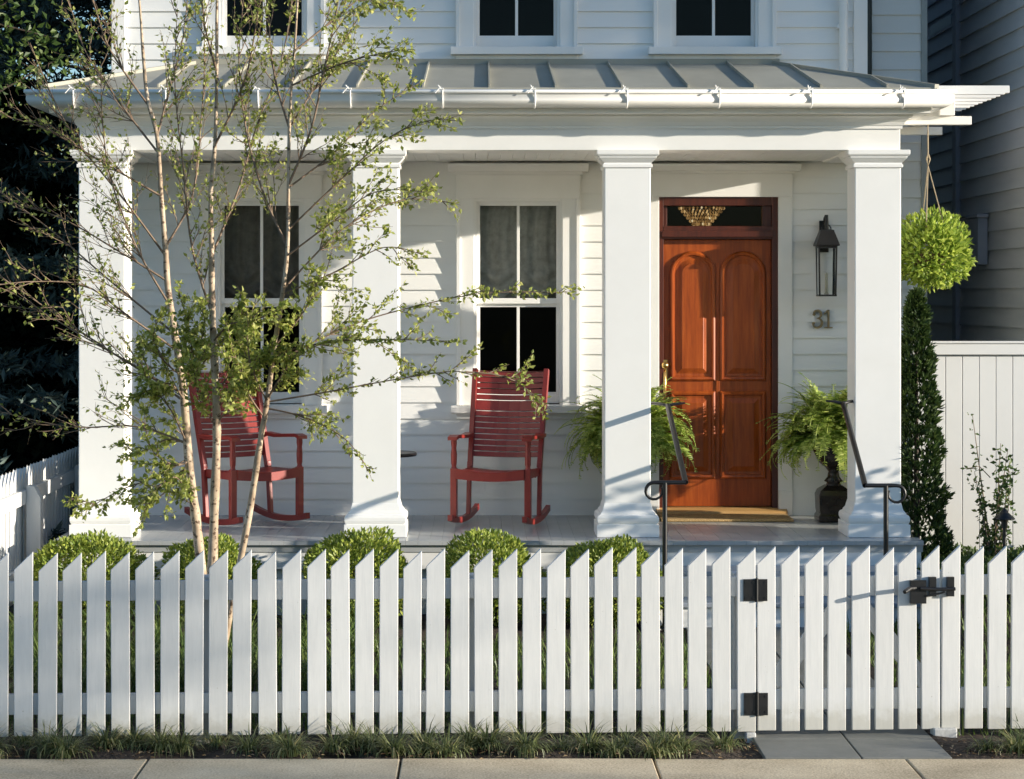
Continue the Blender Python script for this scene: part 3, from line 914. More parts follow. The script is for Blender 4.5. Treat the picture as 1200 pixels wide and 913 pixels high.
# ------------------------------------------------------------------ handrails
def rail(mx, top, bot, side, label):
    t = thing('handrail', label, 'handrail', (bot[0], bot[1], 0), group='iron handrails on the porch steps')
    top, bot = Vector(top), Vector(bot)
    m = MB()
    m.beam(top, bot, .03, .02, (0,0,1))
    m.tube([top, top.lerp(bot, .5), bot], .019, 8)
    m.tube([top+Vector((.0,0,.0)), top+Vector((side*.045,.03,.01)), top+Vector((side*.10,.14,.01))], .011, 8)
    m.tube([top, top+Vector((-side*.06,0,.012)), top+Vector((-side*.12,0,.018))], [.012,.010,.006], 8)
    e = [bot + Vector((side*q, 0, 0)) for q in (0, .05, .10, .16)]
    cx = bot.x + side*.205; rr = .055
    for k in range(13):
        a = R(95 - 300*k/12); e.append(Vector((cx + side*rr*math.cos(a), bot.y, bot.z - rr*1.0 + rr*math.sin(a))))
    m.tube(e, [.014]*4 + [.012 - .005*k/12 for k in range(13)], 8)
    m.build('rail', IRON, t)
    m = MB(); px_ = bot.x + side*.135
    m.tube([(px_, bot.y, -.02), (px_, bot.y, bot.z)], .0165, 10); m.lathe([(.04,FZ/3*0+.005),(.04,.015),(.02,.03)], (px_, bot.y), 12)
    m.build('post', IRON, t)
rail(0, (2.50, 15.36, 1.425), (2.495, 14.45, .935), 1, 'black iron handrail with curled end in front of the right column')
rail(0, (1.285, 15.36, 1.41), (1.325, 14.45, .955), -1, 'black iron handrail with curled end on the left of the porch steps')

# ------------------------------------------------------------------ front picket fence and gate
def fy(x): return 10.87 + .052*x
def from_px(px):
    r = (px-VX)/F; Y = 10.87/(1 - .052*r); return r*Y
def top_z(px): return (646.5 - 7.5*(px-40)/1060.0)
def bot_z(px): return (862.5 - 8.5*(px-40)/1060.0)
ang = math.atan(.052); FD = Vector((math.cos(ang), math.sin(ang), 0)); FN = Vector((math.sin(ang), -math.cos(ang), 0))
PW, PT = .0905, .02
def picket(px, parent, label=None):
    xr = from_px(px); Y = fy(xr)
    zt = CAMZ - (top_z(px)-VY)*Y/F + rnd(-.006,.006); zb = CAMZ - (bot_z(px)-VY)*Y/F + rnd(-.003,.003)
    p = Vector((xr, Y, 0)) 
    jit = rnd(-.0035,.0035); lean = rnd(-.006,.006)
    def P(u, z, w_): return p + FD*(u + lean*(z-.5)) + FN*(w_+jit) + Vector((0,0,z))
    m = MB()
    pr = [(-PW, zb), (0, zb), (0, zt), (-PW, zt-.088)]
    vs = [P(u, z, PT) for u, z in pr] + [P(u, z, 0) for u, z in pr]
    m.add(vs, [(0,1,2,3),(7,6,5,4),(0,4,5,1),(1,5,6,2),(2,6,7,3),(3,7,4,0)])
    return m.build('picket', FENCEW, parent, bevel=.003)
def frail(m, pxa, pxb, pya, pyb, th=.036):
    xa, xb = from_px(pxa), from_px(pxb)
    def off(px): return -7.5*(px-40)/1060.0
    vs = []
    for x, px in ((xa, pxa), (xb, pxb)):
        Y = fy(x)
        for py in (pyb, pya):
            z = CAMZ - (py + off(px) - VY)*Y/F
            for w_ in (-.004, -.004-th):
                q = Vector((x, Y, z)) + FN*w_; vs.append(q)
    m.add(vs, [(0,4,6,2),(1,3,7,5),(0,1,5,4),(2,6,7,3),(0,2,3,1),(4,5,7,6)])
def fpost(px, ztop, parent, wdt=.095):
    x = from_px(px); p = Vector((x, fy(x), 0)) - FN*.045
    m = MB(); m.obox(p - FD*wdt/2 - FN*wdt + Vector((0,0,-.1)), FD*wdt, FN*wdt, (0,0,ztop+.1)); return m.build('post', FENCEW, parent, bevel=.004)
tips = [39,67.5,95.9,124,152.4,181.2,210.4,238.8,266.9,294.6,324.2,352.6,382.1,409.8,437.9,466.4,493.7,521,549.5,577.2,605.7,633.7,661.8,689.9,717.6,744.9,772.7,800,827.2,855.2,884.5]
fleft = [10.3-28.6*k for k in range(14, -1, -1)] + tips
f1 = thing('picket_fence', 'white picket fence with slanted tops along the sidewalk left of the gate', 'fence', (0, 10.87, 0))
for px in fleft: picket(px, f1)
for a, b in ((682, 705), (814, 838)):
    m = MB(); frail(m, fleft[0]-20, 884, a, b); m.build('rail', FENCEW, f1, bevel=.003)
for px in (872.5, 560, 240, -80, -340): fpost(px, .80, f1)
f2 = thing('picket_fence', 'short run of white picket fence right of the gate latch', 'fence', (2.4, 10.99, 0))
fright = [1124, 1151, 1178, 1205.3] + [1205.3+27.4*k for k in range(1, 16)]
for px in fright: picket(px, f2)
for a, b in ((682, 705), (814, 838)):
    m = MB(); frail(m, 1105, fright[-1], a, b); m.build('rail', FENCEW, f2, bevel=.003)
for px in (1118, 1440): fpost(px, .80, f2)
gt = thing('gate', 'white picket gate with black hinges and latch in front of the porch steps', 'gate', (1.8, 10.96, 0))
gtips = [908.3, 936, 963.8, 990.8, 1018.5, 1046, 1073, 1099.8]
for px in gtips: picket(px, gt)
for a, b in ((682, 705), (814, 838)):
    m = MB(); frail(m, 887, 1099, a, b, .03); m.build('rail', FENCEW, gt, bevel=.003)
m = MB()
def gp(px, py):
    x = from_px(px); Y = fy(x); return Vector((x, Y, CAMZ - (py-VY)*Y/F)) - FN*.022
m.beam(gp(905, 800), gp(995, 700), .085, .028, FN); m.beam(gp(1000, 700), gp(1090, 805), .085, .028, FN)
m.build('brace', FENCEW, gt, bevel=.003)
def hinge(px, py0, py1, parent):
    m = MB()
    for a, b in ((px-15.5, px-.8), (px+.8, px+12.5)):
        p, q = gp(a, py0), gp(b, py1)
        m.obox(Vector((p.x, p.y, q.z)) + FN*(.022+PT+.004), Vector((q.x-p.x, q.y-p.y, 0)), FN*.005, (0,0,p.z-q.z))
        for fx in (.2, .8):
            for fz in (.15, .85):
                c = Vector((p.x+(q.x-p.x)*fx, p.y+(q.y-p.y)*fx, q.z+(p.z-q.z)*fz)) + FN*(.022+PT+.008)
                m.tube([c, c+FN*.004], .0055, 8)
    c0, c1 = gp(px, py1+1), gp(px, py0-1)
    m.tube([c0+FN*(.022+PT+.008), c1+FN*(.022+PT+.008)], .008, 10)
    return m.build('hinge', IRON, parent)
hinge(885.6, 678, 703.5, gt); hinge(886.2, 811, 837, gt)
m = MB()
def lp(px, py, o=0): return gp(px, py) + FN*(.022+PT+.004+o)
p, q = lp(1064.5, 679), lp(1083, 706)
m.obox(Vector((p.x,p.y,q.z)), Vector((q.x-p.x,q.y-p.y,0)), FN*.02, (0,0,p.z-q.z))
for a in (1090.5, 1111.5):
    p, q = lp(a-4, 675), lp(a+4, 697.5)
    m.obox(Vector((p.x,p.y,q.z)), Vector((q.x-p.x,q.y-p.y,0)), FN*.022, (0,0,p.z-q.z))
m.tube([lp(1075,688,.03), lp(1095,689,.03), lp(1116,688.5,.03)], .009, 8)
m.tube([lp(1082,697,.02), lp(1098,694,.025), lp(1104,692,.028)], .005, 6)
m.tube([lp(1070,688,.018), lp(1062,687.5,.05), lp(1056,689,.085), lp(1053,690,.10)], [.011,.011,.012,.010], 8)
m.build('latch', IRON, gt)
# granite footing blocks
m = MB(); p = gp(1105.5, 0); m.obox((p.x-.055, p.y-.07, -.03), (.115,0,0), (0,.1,0), (0,0,.068)); b1 = m.build('stone_block', GRANITE, origin=(p.x, p.y, 0), bevel=.006); tag(b1, 'small granite block beneath the latch side of the gate', 'stone block')
m = MB(); p = gp(880.5, 0); m.obox((p.x-.03, p.y-.06, -.03), (.05,0,0), (0,.09,0), (0,0,.055)); b1 = m.build('stone_block', GRANITE, origin=(p.x, p.y, 0), bevel=.006); tag(b1, 'small pale stone block beneath the hinge side of the gate', 'stone block')

# left side fence
sf = thing('picket_fence', 'white picket fence running back along the left side of the yard', 'fence', (-3.25, 14, 0))
SX = -3.255
y = 10.95; k = 0
while y < 18.6:
    m = MB(); zt = .95 + rnd(-.004,.004)
    m.prism_x([(y, .03), (y+.0905, .03), (y+.0905, zt), (y, zt-.088)], SX-.02, SX)
    m.build('picket', FENCEW, sf, bevel=.003); y += .1173
for z0, z1 in ((.17, .265), (.70, .80)):
    m = MB(); m.box(SX+.001, SX+.038, 10.95, 18.6, z0, z1); m.build('rail', FENCEW, sf, bevel=.003)
for y in (12.0, 13.85, 15.7, 17.55):
    m = MB(); m.prism_y([(SX+.039,-.1),(SX+.14,-.1),(SX+.14,.74),(SX+.09,.83),(SX+.039,.83)], y-.05, y+.05); m.build('post', FENCEW, sf, bevel=.004)

# right privacy fence
pf = thing('privacy_fence', 'tall white board privacy fence between the two houses', 'fence', (3.7, 16.0, 0))
m = MB(); x = 3.1
m.box(3.1, 4.065, 16.012, 16.035, .1, 1.74)
while x < 4.06:
    b = min(x+.121, 4.065); m.box(x+.0025, b-.0025, 16.0, 16.011, .1, 1.735); x = b
m.build('board_panel', PVC, pf, bevel=.002)
m = MB(); m.box(3.1, 4.065, 15.975, 16.04, 1.745, 1.825); m.box(3.1, 4.065, 15.965, 16.05, 1.826, 1.843); m.build('cap_rail', PVC, pf, bevel=.004)

# ------------------------------------------------------------------ neighbour house
nb = thing('neighbour_house', 'dark charcoal clapboard house beyond the white privacy fence', 'house', (8, 20, 0))
NX = 4.1
m = MB(); siding(m, 16.33, 18.98, -.05, 6.3, lambda u, z, w_: (NX - w_, u, z), e=.152, lip=.02)
siding(m, NX, 12, -.05, 6.3, lambda u, z, w_: (u, 16.33 - w_, z), e=.152, lip=.02)
m.box(NX+.001, 12, 16.331, 27, -.05, 6.3)
m.build('wall', DARKWALL, nb)
m = MB(); siding(m, 19.12, 27, -.05, 6.3, lambda u, z, w_: (NX - w_, u, z), e=.152, lip=.02)
m.build('wall', surf('lighter_lit_siding', (.46,.48,.53), (.54,.56,.61), .5, 2), nb, label='rear siding of the charcoal house, coloured paler for the different light there')  # paler copy of the siding colour stands in for different light
m = MB(); m.box(NX-.05, NX, 18.98, 19.12, -.05, 6.3); m.build('corner_board', DARKTRIM, nb); m = MB(); m.box(NX-.03, NX+.1, 16.3, 16.42, -.05, 6.3); m.build('corner_board', DARKTRIM, nb)
m = MB(); m.prism_y([(NX-.3,6.25),(12.3,6.25),(8.05,9.6)], 16.0, 27.4); m.build('roof', ROOFSH, nb)
m = MB(); m.box(NX-.02, NX, 19.3, 20.2, 4.53, 4.62); m.build('band', surf('pale_blue_trim', (.25,.34,.42), (.3,.4,.48), .4), nb)
m = MB(); m.box(NX-.10, NX-.02, 17.9, 18.25, 2.42, 2.80); m.box(NX-.115, NX-.02, 17.87, 18.28, 2.80, 2.83); m.build('utility_box', DARKTRIM, nb, bevel=.006)

# ------------------------------------------------------------------ plants
def ball(name, label, cat, group, c, rx, rz, n, leaf, mat, zmin, seed, lump=.1):
    random.seed(seed)
    t = thing(name, label, cat, (c[0], c[1], 0.0), group=group)
    cv = Vector(c); m = MB()
    ph = [(rvec(), rnd(3,7), rnd(0,6)) for _ in range(6)]
    for _ in range(n):
        d = rvec(); l = 1 + lump*sum(math.sin(a.dot(d)*f+p) for a, f, p in ph)/3
        r = (random.random()**.22)*l
        p = cv + Vector((d.x*rx*r, d.y*rx*r, d.z*rz*r))
        if p.z < zmin: continue
        dd = (d + rvec()*.8 + Vector((0,0,.35))).normalized()
        m.leaf(p, dd, rvec(), leaf*rnd(.7,1.3), leaf*rnd(.45,.65))
    m.build('foliage', mat, t)
    m = MB()
    for k in range(9):
        d = rvec(); d.z = abs(d.z)*.6+.3
        m.tube([(c[0]+rnd(-.02,.02), c[1]+rnd(-.02,.02), -.02), cv*.5+Vector((c[0],c[1],c[2]*.8))*.5+Vector((d.x*rx*.3,d.y*rx*.3,0)), cv+Vector((d.x*rx*.7, d.y*rx*.7, d.z*rz*.6))], [.012,.009,.004], 5)
    m.build('stem', DARKBARK, t)
    return t
bl = ['round boxwood shrub at the foot of the leftmost porch column', 'round boxwood shrub behind the birch trunks', 'round boxwood shrub in front of the second porch column',
      'round boxwood shrub below the right rocking chair', 'round boxwood shrub in front of the third porch column']
for i, (px, rr, zt) in enumerate(((103, .40, .60), (250, .35, .565), (418, .385, .60), (577, .365, .585), (714, .37, .57))):
    X = (px-VX)*14.62/F
    ball('boxwood_shrub', bl[i], 'boxwood', 'clipped boxwoods in front of the porch', (X, 14.62, zt-.29), rr*1.0, .30, 7000, .035, LEAF_BOX, .0, 40+i, .16)
# hanging basket
hb = ball('hanging_basket', 'round bright green hanging basket under the pergola beside the right column', 'hanging basket', None, (3.19, 15.74, 2.49), .245, .25, 3000, .052, LEAF_BASKET, 1, 58, .22)
m = MB()
m.lathe([(.03,2.36),(.10,2.37),(.14,2.42),(.15,2.47)], (3.19,15.74), 16); m.build('basket', TERRA, hb)
m = MB()
m.tube([(3.165,15.75,3.386),(3.165,15.745,3.17)], .0045, 6)
m.tube([(3.165,15.745,3.175),(3.155,15.745,3.14),(3.165,15.745,3.09),(3.178,15.745,3.14),(3.165,15.745,3.175)], .006, 6)
for a in (0, 2.1, 4.2):
    m.tube([(3.165,15.745,3.09),(3.19+.14*math.cos(a),15.74+.14*math.sin(a),2.47)], .004, 5)
m.build('hanger', ROPE, hb)
for o in [c for c in hb.children if c.name.startswith('stem')]: bpy.data.objects.remove(o)

def conifer_col(label, c, r, h, n, seed):
    random.seed(seed)
    t = thing('arborvitae', label, 'arborvitae', (c[0], c[1], 0))
    m = MB()
    for _ in range(n):
        v = random.random()**1.15; z = c[2] + h*v
        rad = r*(1-v)**.55*(.55+.5*random.random()**.5)*(1+.15*math.sin(v*40+2))
        a = rnd(0, 2*PI)
        p = Vector((c[0]+rad*math.cos(a), c[1]+rad*math.sin(a), z))
        d = Vector((math.cos(a)*.6, math.sin(a)*.6, .8)) + rvec()*.5
        s_ = rnd(.035,.07)
        for q in range(3):
            m.leaf(p, (d + rvec()*.5).normalized(), rvec(), s_, s_*.35)
    m.build('foliage', LEAF_ARB, t)
    m = MB(); m.tube([(c[0],c[1],-.02),(c[0],c[1],c[2]+h*.8)], [.03,.008], 8); m.build('trunk', DARKBARK, t)
conifer_col('narrow dark green arborvitae beside the right porch column', (3.045, 15.55, .15), .22, 2.04, 4200, 3)

# rose bush
random.seed(12)
t = thing('rose_bush', 'thin leggy rose bush in front of the white privacy fence', 'rose bush', (3.58, 15.5, .2))
ms, mf = MB(), MB()
for k in range(9):
    a = rnd(0, 2*PI); h = rnd(.5,.95) if k else 1.12; sp = rnd(.03,.17)
    base = Vector((3.58,15.5,.22)); tip = base + Vector((sp*math.cos(a)-.03*(k==0), sp*math.sin(a), h))
    mid = base.lerp(tip,.5)+rvec()*.04
    pts = [base, mid, tip]; ms.tube(pts, [.007,.005,.002], 5)
    for _ in range(26 if k else 10):
        q = rnd(.15,1); pp = (base.lerp(mid,q*2) if q < .5 else mid.lerp(tip,q*2-1)) + rvec()*rnd(0,.07)
        for _2 in range(3): mf.leaf(pp+rvec()*.02, rvec()+Vector((0,0,.2)), rvec(), rnd(.03,.05), .026)
ms.tube([(3.55,15.5,.9),(3.47,15.48,.98),(3.37,15.47,.965)], [.004,.003,.002], 5)
for q in range(8): mf.leaf(Vector((3.37+.022*q,15.475,.965)), Vector((-.6,0,rnd(-.5,.5))), rvec(), .04, .02)
ms.build('stem', TWIG, t); mf.build('foliage', LEAF_SHRUB, t)
# path light
plx, ply = W(1177, 0, 15.0).x, 15.0
t = thing('path_light', 'black mushroom cap garden path light by the white privacy fence', 'garden light', (plx, ply, 0))
m = MB(); m.tube([(plx,ply,.0),(plx,ply,.66)], .012, 10); m.lathe([(.022,.60),(.022,.665)], (plx,ply), 12); m.build('post', IRON, t)
m = MB(); m.lathe([(.012,.655),(.072,.66),(.070,.668),(.028,.705),(.020,.72),(.006,.735)], (plx,ply), 18); m.build('lamp_shade', IRON, t)

# unseen low shrub, added out of frame to shade the foot of the right corner
ball('unseen_shade_shrub', 'unseen low shrub added right of the frame to shade the porch corner', 'shrub', None, (5.15, 14.3, .6), .75, .9, 5000, .07, LEAF_SHRUB, 0, 77, .2)

# ---- grass and ground cover
def blade(m, p, az, L, lean, wd, seg=3):
    pts = []; e = PI/2 - lean*.3; q = Vector(p)
    d2 = Vector((math.cos(az), math.sin(az), 0)); sd = Vector((-math.sin(az), math.cos(az), 0))
    for k in range(seg+1):
        pts.append(q.copy()); q = q + (d2*math.cos(e) + Vector((0,0,math.sin(e))))*(L/seg); e -= lean/seg*1.2
    vs = []
    for k, r in enumerate(pts):
        ww = wd*(1-(k/seg)**2*.9)/2; vs += [r - sd*ww, r + sd*ww]
    m.add(vs, [(2*k, 2*k+1, 2*k+3, 2*k+2) for k in range(seg)])
random.seed(21)
m = MB()
cl = []
x = -3.5
while x < 4.4:
    if not (1.25 < x < 2.3): cl.append((x+rnd(-.03,.03), rnd(10.50,10.76)))
    x += rnd(.07,.17)
for x, y in cl:
    sz_ = rnd(.5,1.35)
    for k in range(int(170*sz_)):
        a = rnd(0, 2*PI); rr = rnd(0,.05)
        blade(m, (x+rr*math.cos(a), y+rr*math.sin(a), -.005), a+rnd(-.5,.5), rnd(.08,.19)*sz_**.5, rnd(.9,2.8), rnd(.0045,.0075))
m.build('border_grass', MONDO, kind='stuff')
m = MB()
for k in range(1500):
    x = rnd(-3.4, 4.2)
    if 1.3 < x < 2.22: continue
    m.leaf(Vector((x, rnd(10.40, 10.8), rnd(.002,.02))), Vector((rnd(-1,1), rnd(-1,1), rnd(-.2,.3))), Vector((rnd(-.4,.4), rnd(-.4,.4), 1)), rnd(.015,.04), rnd(.008,.018))
m.build('leaf_litter', LITTER, kind='stuff')
m = MB()
for k in range(16000):
    x, y = rnd(-3.2, 4.0), rnd(11.0, 15.0)
    if 1.28 < x < 2.26: continue
    tall = 1.0
    if y > 13.9 and x < 1.2: continue
    blade(m, (x, y, -.01 + (.30*min(1,(y-13)/1.6) if x > 2.9 and y > 13 else 0)), rnd(0,2*PI), rnd(.06,.16)*tall, rnd(.3,1.6), rnd(.006,.011), 2)
for k in range(90):                                        # daylily-like clumps behind the fence
    x, y = rnd(-3.0, -.7), rnd(11.6, 14.0)
    for q in range(28):
        blade(m, (x+rnd(-.04,.04), y+rnd(-.04,.04), 0), rnd(0,2*PI), rnd(.2,.42), rnd(.5,1.7), rnd(.008,.013), 4)
m.build('lawn', GRASS, kind='stuff')
m = MB()
random.seed(5)
for k in range(5200):
    x, y = rnd(2.96, 4.05), rnd(14.2, 15.95)
    m.leaf(Vector((x, y, .26+rnd(0,.10)+.04*math.sin(x*9)*math.sin(y*7))), (rvec()+Vector((0,0,.7))).normalized(), rvec(), rnd(.03,.06), .03)
m.build('ground_cover', LEAF_SHRUB, kind='stuff')

# ------------------------------------------------------------------ birch
random.seed(101)
BYD = 12.6
def B(px, py, dy=0): return W(px, py, BYD + dy)
bt = thing('birch_tree', 'young multi stemmed birch with sparse small leaves behind the picket fence', 'tree', (-1.56, 12.6, 0))
def smooth_path(pts, n=6):
    out = []
    for i in range(len(pts)-1):
        p0 = pts[max(i-1,0)]; p1 = pts[i]; p2 = pts[i+1]; p3 = pts[min(i+2,len(pts)-1)]
        for k in range(n):
            t = k/n
            out.append(.5*((2*p1) + (p2-p0)*t + (2*p0-5*p1+4*p2-p3)*t*t + (3*p1-p0-3*p2+p3)*t*t*t))
    out.append(pts[-1]); return out
stems = [([(246,805),(240,710),(231,620),(221,537),(215,461),(206,400),(197,340),(194,293),(189,233),(184,160),(173,117),(168,67),(164,10),(158,-60),(150,-130)], (0,.05,.1,.14,.18,.2,.22,.24,.26,.28,.3,.32,.34,.36,.38), .034, .004),
         ([(247,805),(247,735),(251,604),(254,517),(253,460),(249,371),(248,321),(248,293),(247,227),(252,167),(254,83),(254,17),(256,-70),(258,-140)], (0,-.02,-.04,-.06,-.08,-.1,-.12,-.14,-.16,-.18,-.2,-.22,-.25,-.27), .033, .004),
         ([(252,805),(266,735),(291,608),(305,517),(313,471),(321,410),(331,345),(337,290),(338,217),(339,150),(342,95),(346,45),(350,-30),(352,-110)], (0,-.1,-.2,-.28,-.32,-.36,-.38,-.4,-.42,-.44,-.46,-.48,-.5,-.52), .022, .004)]
paths = []
for pts, dys, r0, r1 in stems:
    P = smooth_path([B(x, y, d) for (x, y), d in zip(pts, dys)], 5)
    n = len(P); rad = [r0 + (r1-r0)*(k/(n-1))**.8 for k in range(n)]
    rad = [q*rnd(.90,1.12) for q in rad]
    for k in range(6): rad[k] *= 1+.35*(1-k/6)
    m = MB(); m.tube(P, rad, 12); m.build('trunk', BIRCH, bt); paths.append((P, rad))
mb_, ml_ = MB(), MB()
def leafy(P, dens, size, spread=.02):
    for a, b in zip(P[:-1], P[1:]):
        L = (b-a).length; cnt = L/.024*dens
        cnt = int(cnt) + (random.random() < cnt % 1)
        for _ in range(cnt):
            p = a.lerp(b, random.random()) + rvec()*spread*random.random()
            d = ((b-a).normalized()*.6 + rvec()*.9 + Vector((0,0,-.15))).normalized()
            s_ = size*rnd(.6,1.25)
            ml_.leaf(p, d, rvec(), s_, s_*.6, .2)
def twig(p, d, L, r, dens, size, depth=0, up=.3):
    n = 5; pts = [p]; q = p
    for k in range(n):
        d = (d + rvec()*.14 + Vector((0,0,up*.10))).normalized(); q = q + d*(L/n); pts.append(q)
    mb_.tube(pts, [r*(1-.75*k/n) for k in range(n+1)], 4, False)
    leafy(pts[1:], dens, size)
    if depth < 2 and L > .16:
        for k in range(1, n):
            if random.random() < .75:
                ax = rvec(); t_ = (pts[k+1]-pts[k]).normalized()
                dd = (t_ + ax*.65).normalized()
                twig(pts[k], dd, L*rnd(.3,.55), r*.6, dens, size, depth+1, up)
def limb(pts, dz, r0, r1, dens, size, step=.085, tl=(.14,.38), start=.15, up=.3):
    n0 = len(pts)
    P = smooth_path([B(x, y, dz[0] + (dz[1]-dz[0])*i/(n0-1)) for i, (x, y) in enumerate(pts)], 6)
    n = len(P); mb_.tube(P, [r0+(r1-r0)*k/(n-1) for k in range(n)], 6, False)
    leafy(P[n//2:], dens, size)
    tot = 0; s = 0
    for k in range(1, n-1):
        tot += (P[k]-P[k-1]).length
        if k/n < start: continue
        while tot > s:
            s += step*rnd(.6,1.4)
            t_ = (P[k+1]-P[k]).normalized()
            dd = (t_*1.1 + rvec()*.75 + Vector((0,0,up*.4))).normalized()
            twig(P[k], dd, rnd(*tl)*(1.15-.6*k/n), r1*1.15+.001, dens, size, 0, up)
# sparse, fine upward branches on the left
for pts, dz in (([(217,463),(150,425),(60,365),(-20,310)], (.18,-.3)), ([(194,300),(150,240),(90,165),(60,110),(35,50)], (.24,.0)),
                ([(215,470),(160,430),(90,390),(10,340)], (.18,.5)), ([(203,390),(130,330),(60,270),(-10,218)], (.2,.6)),
                ([(186,180),(140,120),(100,60),(78,-10)], (.28,.6)), ([(189,230),(120,190),(50,150),(-15,132)], (.26,-.2)),
                ([(206,410),(150,370),(100,335),(40,330),(-10,335)], (.2,-.4)), ([(175,125),(130,60),(112,10),(100,-40)], (.3,.1)),
                ([(197,330),(140,295),(70,255),(0,235)], (.22,.1)), ([(220,520),(160,500),(80,500),(-10,480)], (.14,.4)),
                ([(200,360),(160,290),(130,210),(120,140),(118,70)], (.2,-.2))):
    limb(pts, dz, .0075, .002, .45, .031, .07, (.16,.42), .2, .25)
# centre, upright
for pts, dz in (([(249,371),(225,290),(215,200),(205,100),(208,10)], (-.1,-.4)), ([(248,300),(280,220),(300,150),(330,70),(345,-20)], (-.14,.2)),
                ([(252,170),(285,100),(300,30),(310,-40)], (-.18,-.5)), ([(194,290),(225,230),(235,150),(240,60),(235,-20)], (.24,.5)),
                ([(337,290),(310,230),(290,160),(280,80),(285,0)], (-.4,-.1)), ([(338,217),(365,150),(380,80),(395,10),(400,-40)], (-.42,-.7)),
                ([(184,160),(200,100),(215,40),(222,-30)], (.28,.6)), ([(254,83),(240,30),(235,-30)], (-.2,-.4)), ([(339,150),(322,90),(315,20),(318,-40)], (-.44,-.2))):
    limb(pts, dz, .008, .002, .85, .031, .07, (.16,.40), .12, .35)
# right hand leafy sprays
for pts, dz in (([(313,471),(380,460),(450,447),(520,436),(546,436)], (-.32,-.5)), ([(321,425),(400,386),(467,364),(563,344),(650,343)], (-.36,-.2)),
                ([(337,270),(400,210),(450,165),(500,142),(540,142)], (-.4,-.7)), ([(339,150),(380,85),(420,20),(445,-40)], (-.44,-.1)),
                ([(331,340),(400,270),(470,235),(535,238)], (-.38,-.1)), ([(342,100),(400,75),(450,62),(485,58)], (-.46,-.8)),
                ([(336,300),(390,260),(440,225),(500,225)], (-.4,-.9)), ([(345,60),(395,20),(430,-5),(470,5)], (-.48,-.2)),
                ([(311,478),(360,490),(405,515),(432,552)], (-.3,-.6)), ([(320,415),(390,400),(460,398),(535,400)], (-.36,-.8)),
                ([(331,345),(390,320),(450,290),(500,300)], (-.38,-.5)), ([(338,220),(390,180),(440,130),(495,95)], (-.42,-.2)),
                ([(546,436),(585,440),(615,455),(638,490)], (-.5,-.4))):
    limb(pts, dz, .006, .0018, 2.1, .032, .065, (.10,.30), .2, .1)
# low leafy shoots
for pts, dz in (([(253,460),(275,430),(290,395),(310,365)], (-.06,-.3)), ([(253,480),(285,440),(315,420),(345,400)], (-.06,-.5)), ([(250,400),(270,380),(300,375),(330,360)], (-.1,-.6)),
                ([(315,465),(330,440),(345,420),(365,405)], (-.34,-.6)), ([(310,490),(290,460),(280,430),(270,400)], (-.3,-.7)), ([(217,470),(200,450),(180,455),(150,470)], (.17,-.1)),
                ([(213,450),(225,420),(220,380),(210,345)], (.18,-.3)), ([(219,520),(195,515),(165,530),(140,520)], (.15,.4)), ([(222,540),(200,570),(175,590),(150,585)], (.14,.3)), ([(253,500),(235,470),(230,440),(240,410)], (-.05,-.4)),
                ([(255,495),(277,465),(300,430),(320,400)], (-.06,-.5)), ([(221,537),(180,560),(140,575),(88,605)], (.14,-.2)), ([(219,520),(200,480),(170,440),(165,400)], (.15,-.3)),
                ([(215,461),(235,430),(260,400),(290,370)], (.18,-.3)), ([(313,471),(295,430),(290,390),(300,350)], (-.32,-.5)), ([(322,405),(345,380),(365,350),(375,320)], (-.36,-.5)),
                ([(222,540),(205,545),(180,530),(170,500)], (.14,-.2)), ([(212,440),(190,420),(180,390),(195,360)], (.18,-.1)), ([(210,430),(230,410),(240,380),(232,350)], (.18,-.4)), ([(229,600),(215,570),(200,560),(165,590)], (.1,-.2))):
    limb(pts, dz, .006, .0018, 2.8, .036, .045, (.10,.24), .1, .1)
mb_.build('branches', TWIG, bt)
ml_.build('foliage', LEAF_BIRCH, bt)

# ------------------------------------------------------------------ trees behind on the left
def spruce(label, c, h, r, n, mat, seed, z0=.4, grp=None):
    random.seed(seed)
    t = thing('spruce_tree', label, 'spruce', (c[0], c[1], 0), group=grp)
    m = MB(); mt = MB()
    mt.tube([(c[0],c[1],-.05),(c[0],c[1],h*.95)], [.16,.02], 8)
    z = z0
    while z < h:
        f = (h-z)/(h-z0); nb = 10
        for k in range(nb):
            a = rnd(0, 2*PI); L = r*f**.8*rnd(.75,1.15); p0 = Vector((c[0],c[1],z)); d = Vector((math.cos(a),math.sin(a),-.12))
            tip = p0 + d*L + Vector((0,0,L*.10))
            mt.tube([p0, p0+d*L*.6, tip], [.02,.012,.004], 4, False)
            for _ in range(int(n*L)):
                q = random.random()**.6; p = p0.lerp(tip, q) + Vector((rnd(-.16,.16),rnd(-.16,.16),rnd(-.14,.05)))*(1.15-q*.5)
                dd = (d*.7 + rvec()*.9 + Vector((0,0,-.1))).normalized(); s_ = rnd(.07,.15)
                m.leaf(p, dd, rvec(), s_, s_*.28)
        z += .26
    m.build('crown', mat, t); mt.build('trunk', DARKBARK, t)
spruce('tall blue green spruce behind the left end of the house', (-4.3, 18.9), 10.0, 2.7, 120, LEAF_SPRUCE, 31)
spruce('darker spruce farther left behind the blue green spruce', (-5.2, 21.2), 11.5, 3.0, 90, LEAF_SPRUCE, 32)
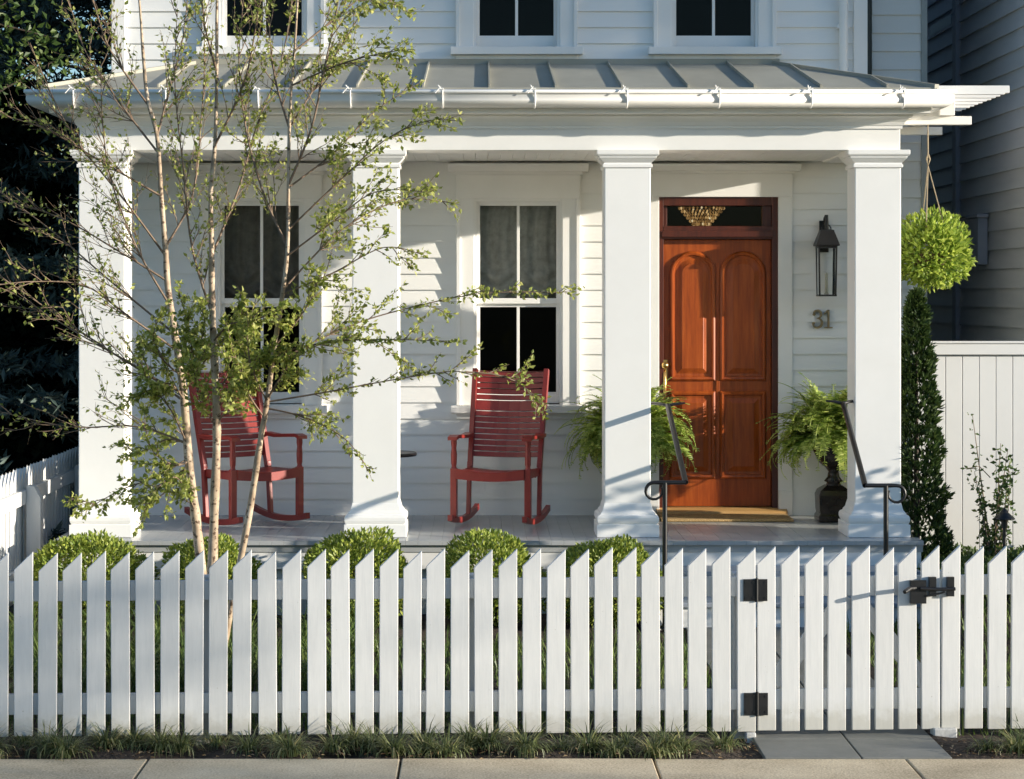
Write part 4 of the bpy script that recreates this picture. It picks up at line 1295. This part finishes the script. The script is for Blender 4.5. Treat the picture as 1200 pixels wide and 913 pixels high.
def leafy_tree(label, c, z, r, rz, n, seed):
    random.seed(seed)
    t = thing('leafy_tree', label, 'tree', (c[0], c[1], 0)); m = MB(); mt = MB()
    mt.tube([(c[0],c[1],-.05),(c[0]+.05,c[1],z*.6),(c[0],c[1],z+rz*.5)], [.07,.055,.015], 8)
    for k in range(26):
        d = rvec(); q0 = Vector((c[0],c[1],z-rz*.5+rz*rnd(0,.8))); q1 = Vector((c[0]+d.x*r, c[1]+d.y*r, z+d.z*rz)); 
        mt.tube([q0, q0.lerp(q1,.5)+rvec()*.1, q1], [.016,.010,.003], 5, False)
        for _ in range(n//26):
            p = q0.lerp(q1, rnd(.35,1.08)) + rvec()*rnd(0,.28)
            m.leaf(p, rvec()+Vector((0,0,-.2)), rvec(), rnd(.05,.085), .04)
    m.build('crown', LEAF_SHRUB, t); mt.build('trunk', DARKBARK, t)
leafy_tree('small leafy tree catching the sun beyond the left side fence', (-4.25, 16.4), 4.15, 1.15, 1.7, 3600, 9)
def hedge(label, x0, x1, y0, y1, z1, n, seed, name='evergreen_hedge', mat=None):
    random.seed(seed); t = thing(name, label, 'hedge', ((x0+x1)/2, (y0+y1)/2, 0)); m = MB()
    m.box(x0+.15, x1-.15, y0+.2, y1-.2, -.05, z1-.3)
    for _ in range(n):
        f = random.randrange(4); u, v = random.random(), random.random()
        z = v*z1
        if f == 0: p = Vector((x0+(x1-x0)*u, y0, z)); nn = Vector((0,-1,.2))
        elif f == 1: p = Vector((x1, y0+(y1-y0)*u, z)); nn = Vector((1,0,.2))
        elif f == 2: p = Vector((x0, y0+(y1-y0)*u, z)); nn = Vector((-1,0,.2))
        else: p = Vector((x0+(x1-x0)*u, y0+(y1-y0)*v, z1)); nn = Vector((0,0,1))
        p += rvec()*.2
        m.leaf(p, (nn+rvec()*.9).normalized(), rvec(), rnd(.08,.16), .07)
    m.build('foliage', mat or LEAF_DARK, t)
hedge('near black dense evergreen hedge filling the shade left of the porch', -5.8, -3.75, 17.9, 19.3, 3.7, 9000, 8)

# street trees out of frame on the sun side; they shade the upper storey and the left of the fence
def street_tree(label, c, zb, rx, ry, rz, n, seed, flat=.0, leaf=.14, jit=.38, hole=False):
    random.seed(seed)
    t = thing('street_tree', label, 'tree', (c[0], c[1], 0), group='street trees to the right of the view')
    m = MB(); cz = zb + rz*(1-flat)
    cl = [(rvec(), rnd(.25,.95)) for _ in range(60)]
    for _ in range(n):
        d, q = random.choice(cl)
        if random.random() < .6: d, q = rvec(), random.random()**.4
        p = Vector((d.x*rx*q, d.y*ry*q, d.z*rz*q)) + rvec()*rnd(0,jit)*min(rx,rz)
        if p.z < -rz*(1-flat): continue
        q_ = Vector((c[0],c[1],cz))+p
        if hole:                                            # a gap in the crown lets a patch of sun through
            k_ = (16.9-q_.y)/SUN.y; e_ = q_ + SUN*k_
            if .75 + (e_.z-4.0)*.3 < e_.x < 1.30 and 3.98 < e_.z < 4.8: continue
        m.leaf(q_, rvec(), rvec(), leaf*rnd(.7,1.3), leaf*.6)
    m.build('crown', LEAF_STREET, t)
    m = MB(); m.tube([(c[0],c[1],-.05),(c[0]+.1,c[1],cz*.5),(c[0],c[1],cz)], [.2,.15,.06], 10)
    for k in range(8):
        d, q = cl[k]; m.tube([(c[0],c[1],cz*.75),(c[0]+d.x*rx*.6,c[1]+d.y*ry*.6,cz+d.z*rz*.5)], [.07,.02], 6)
    m.build('trunk', DARKBARK, t)
street_tree('tall street tree farther right along the road', (22.0, 11.55), 7.7, 2.1, 1.2, 2.6, 30000, 61, .3, jit=.25, hole=True)
street_tree('unseen leafy tree added at far right to shade the left of the fence', (24.0, 1.35), 2.4, 2.2, 2.3, 3.4, 12000, 62, 0)  # unseen crown added to cast shade on the fence's left end
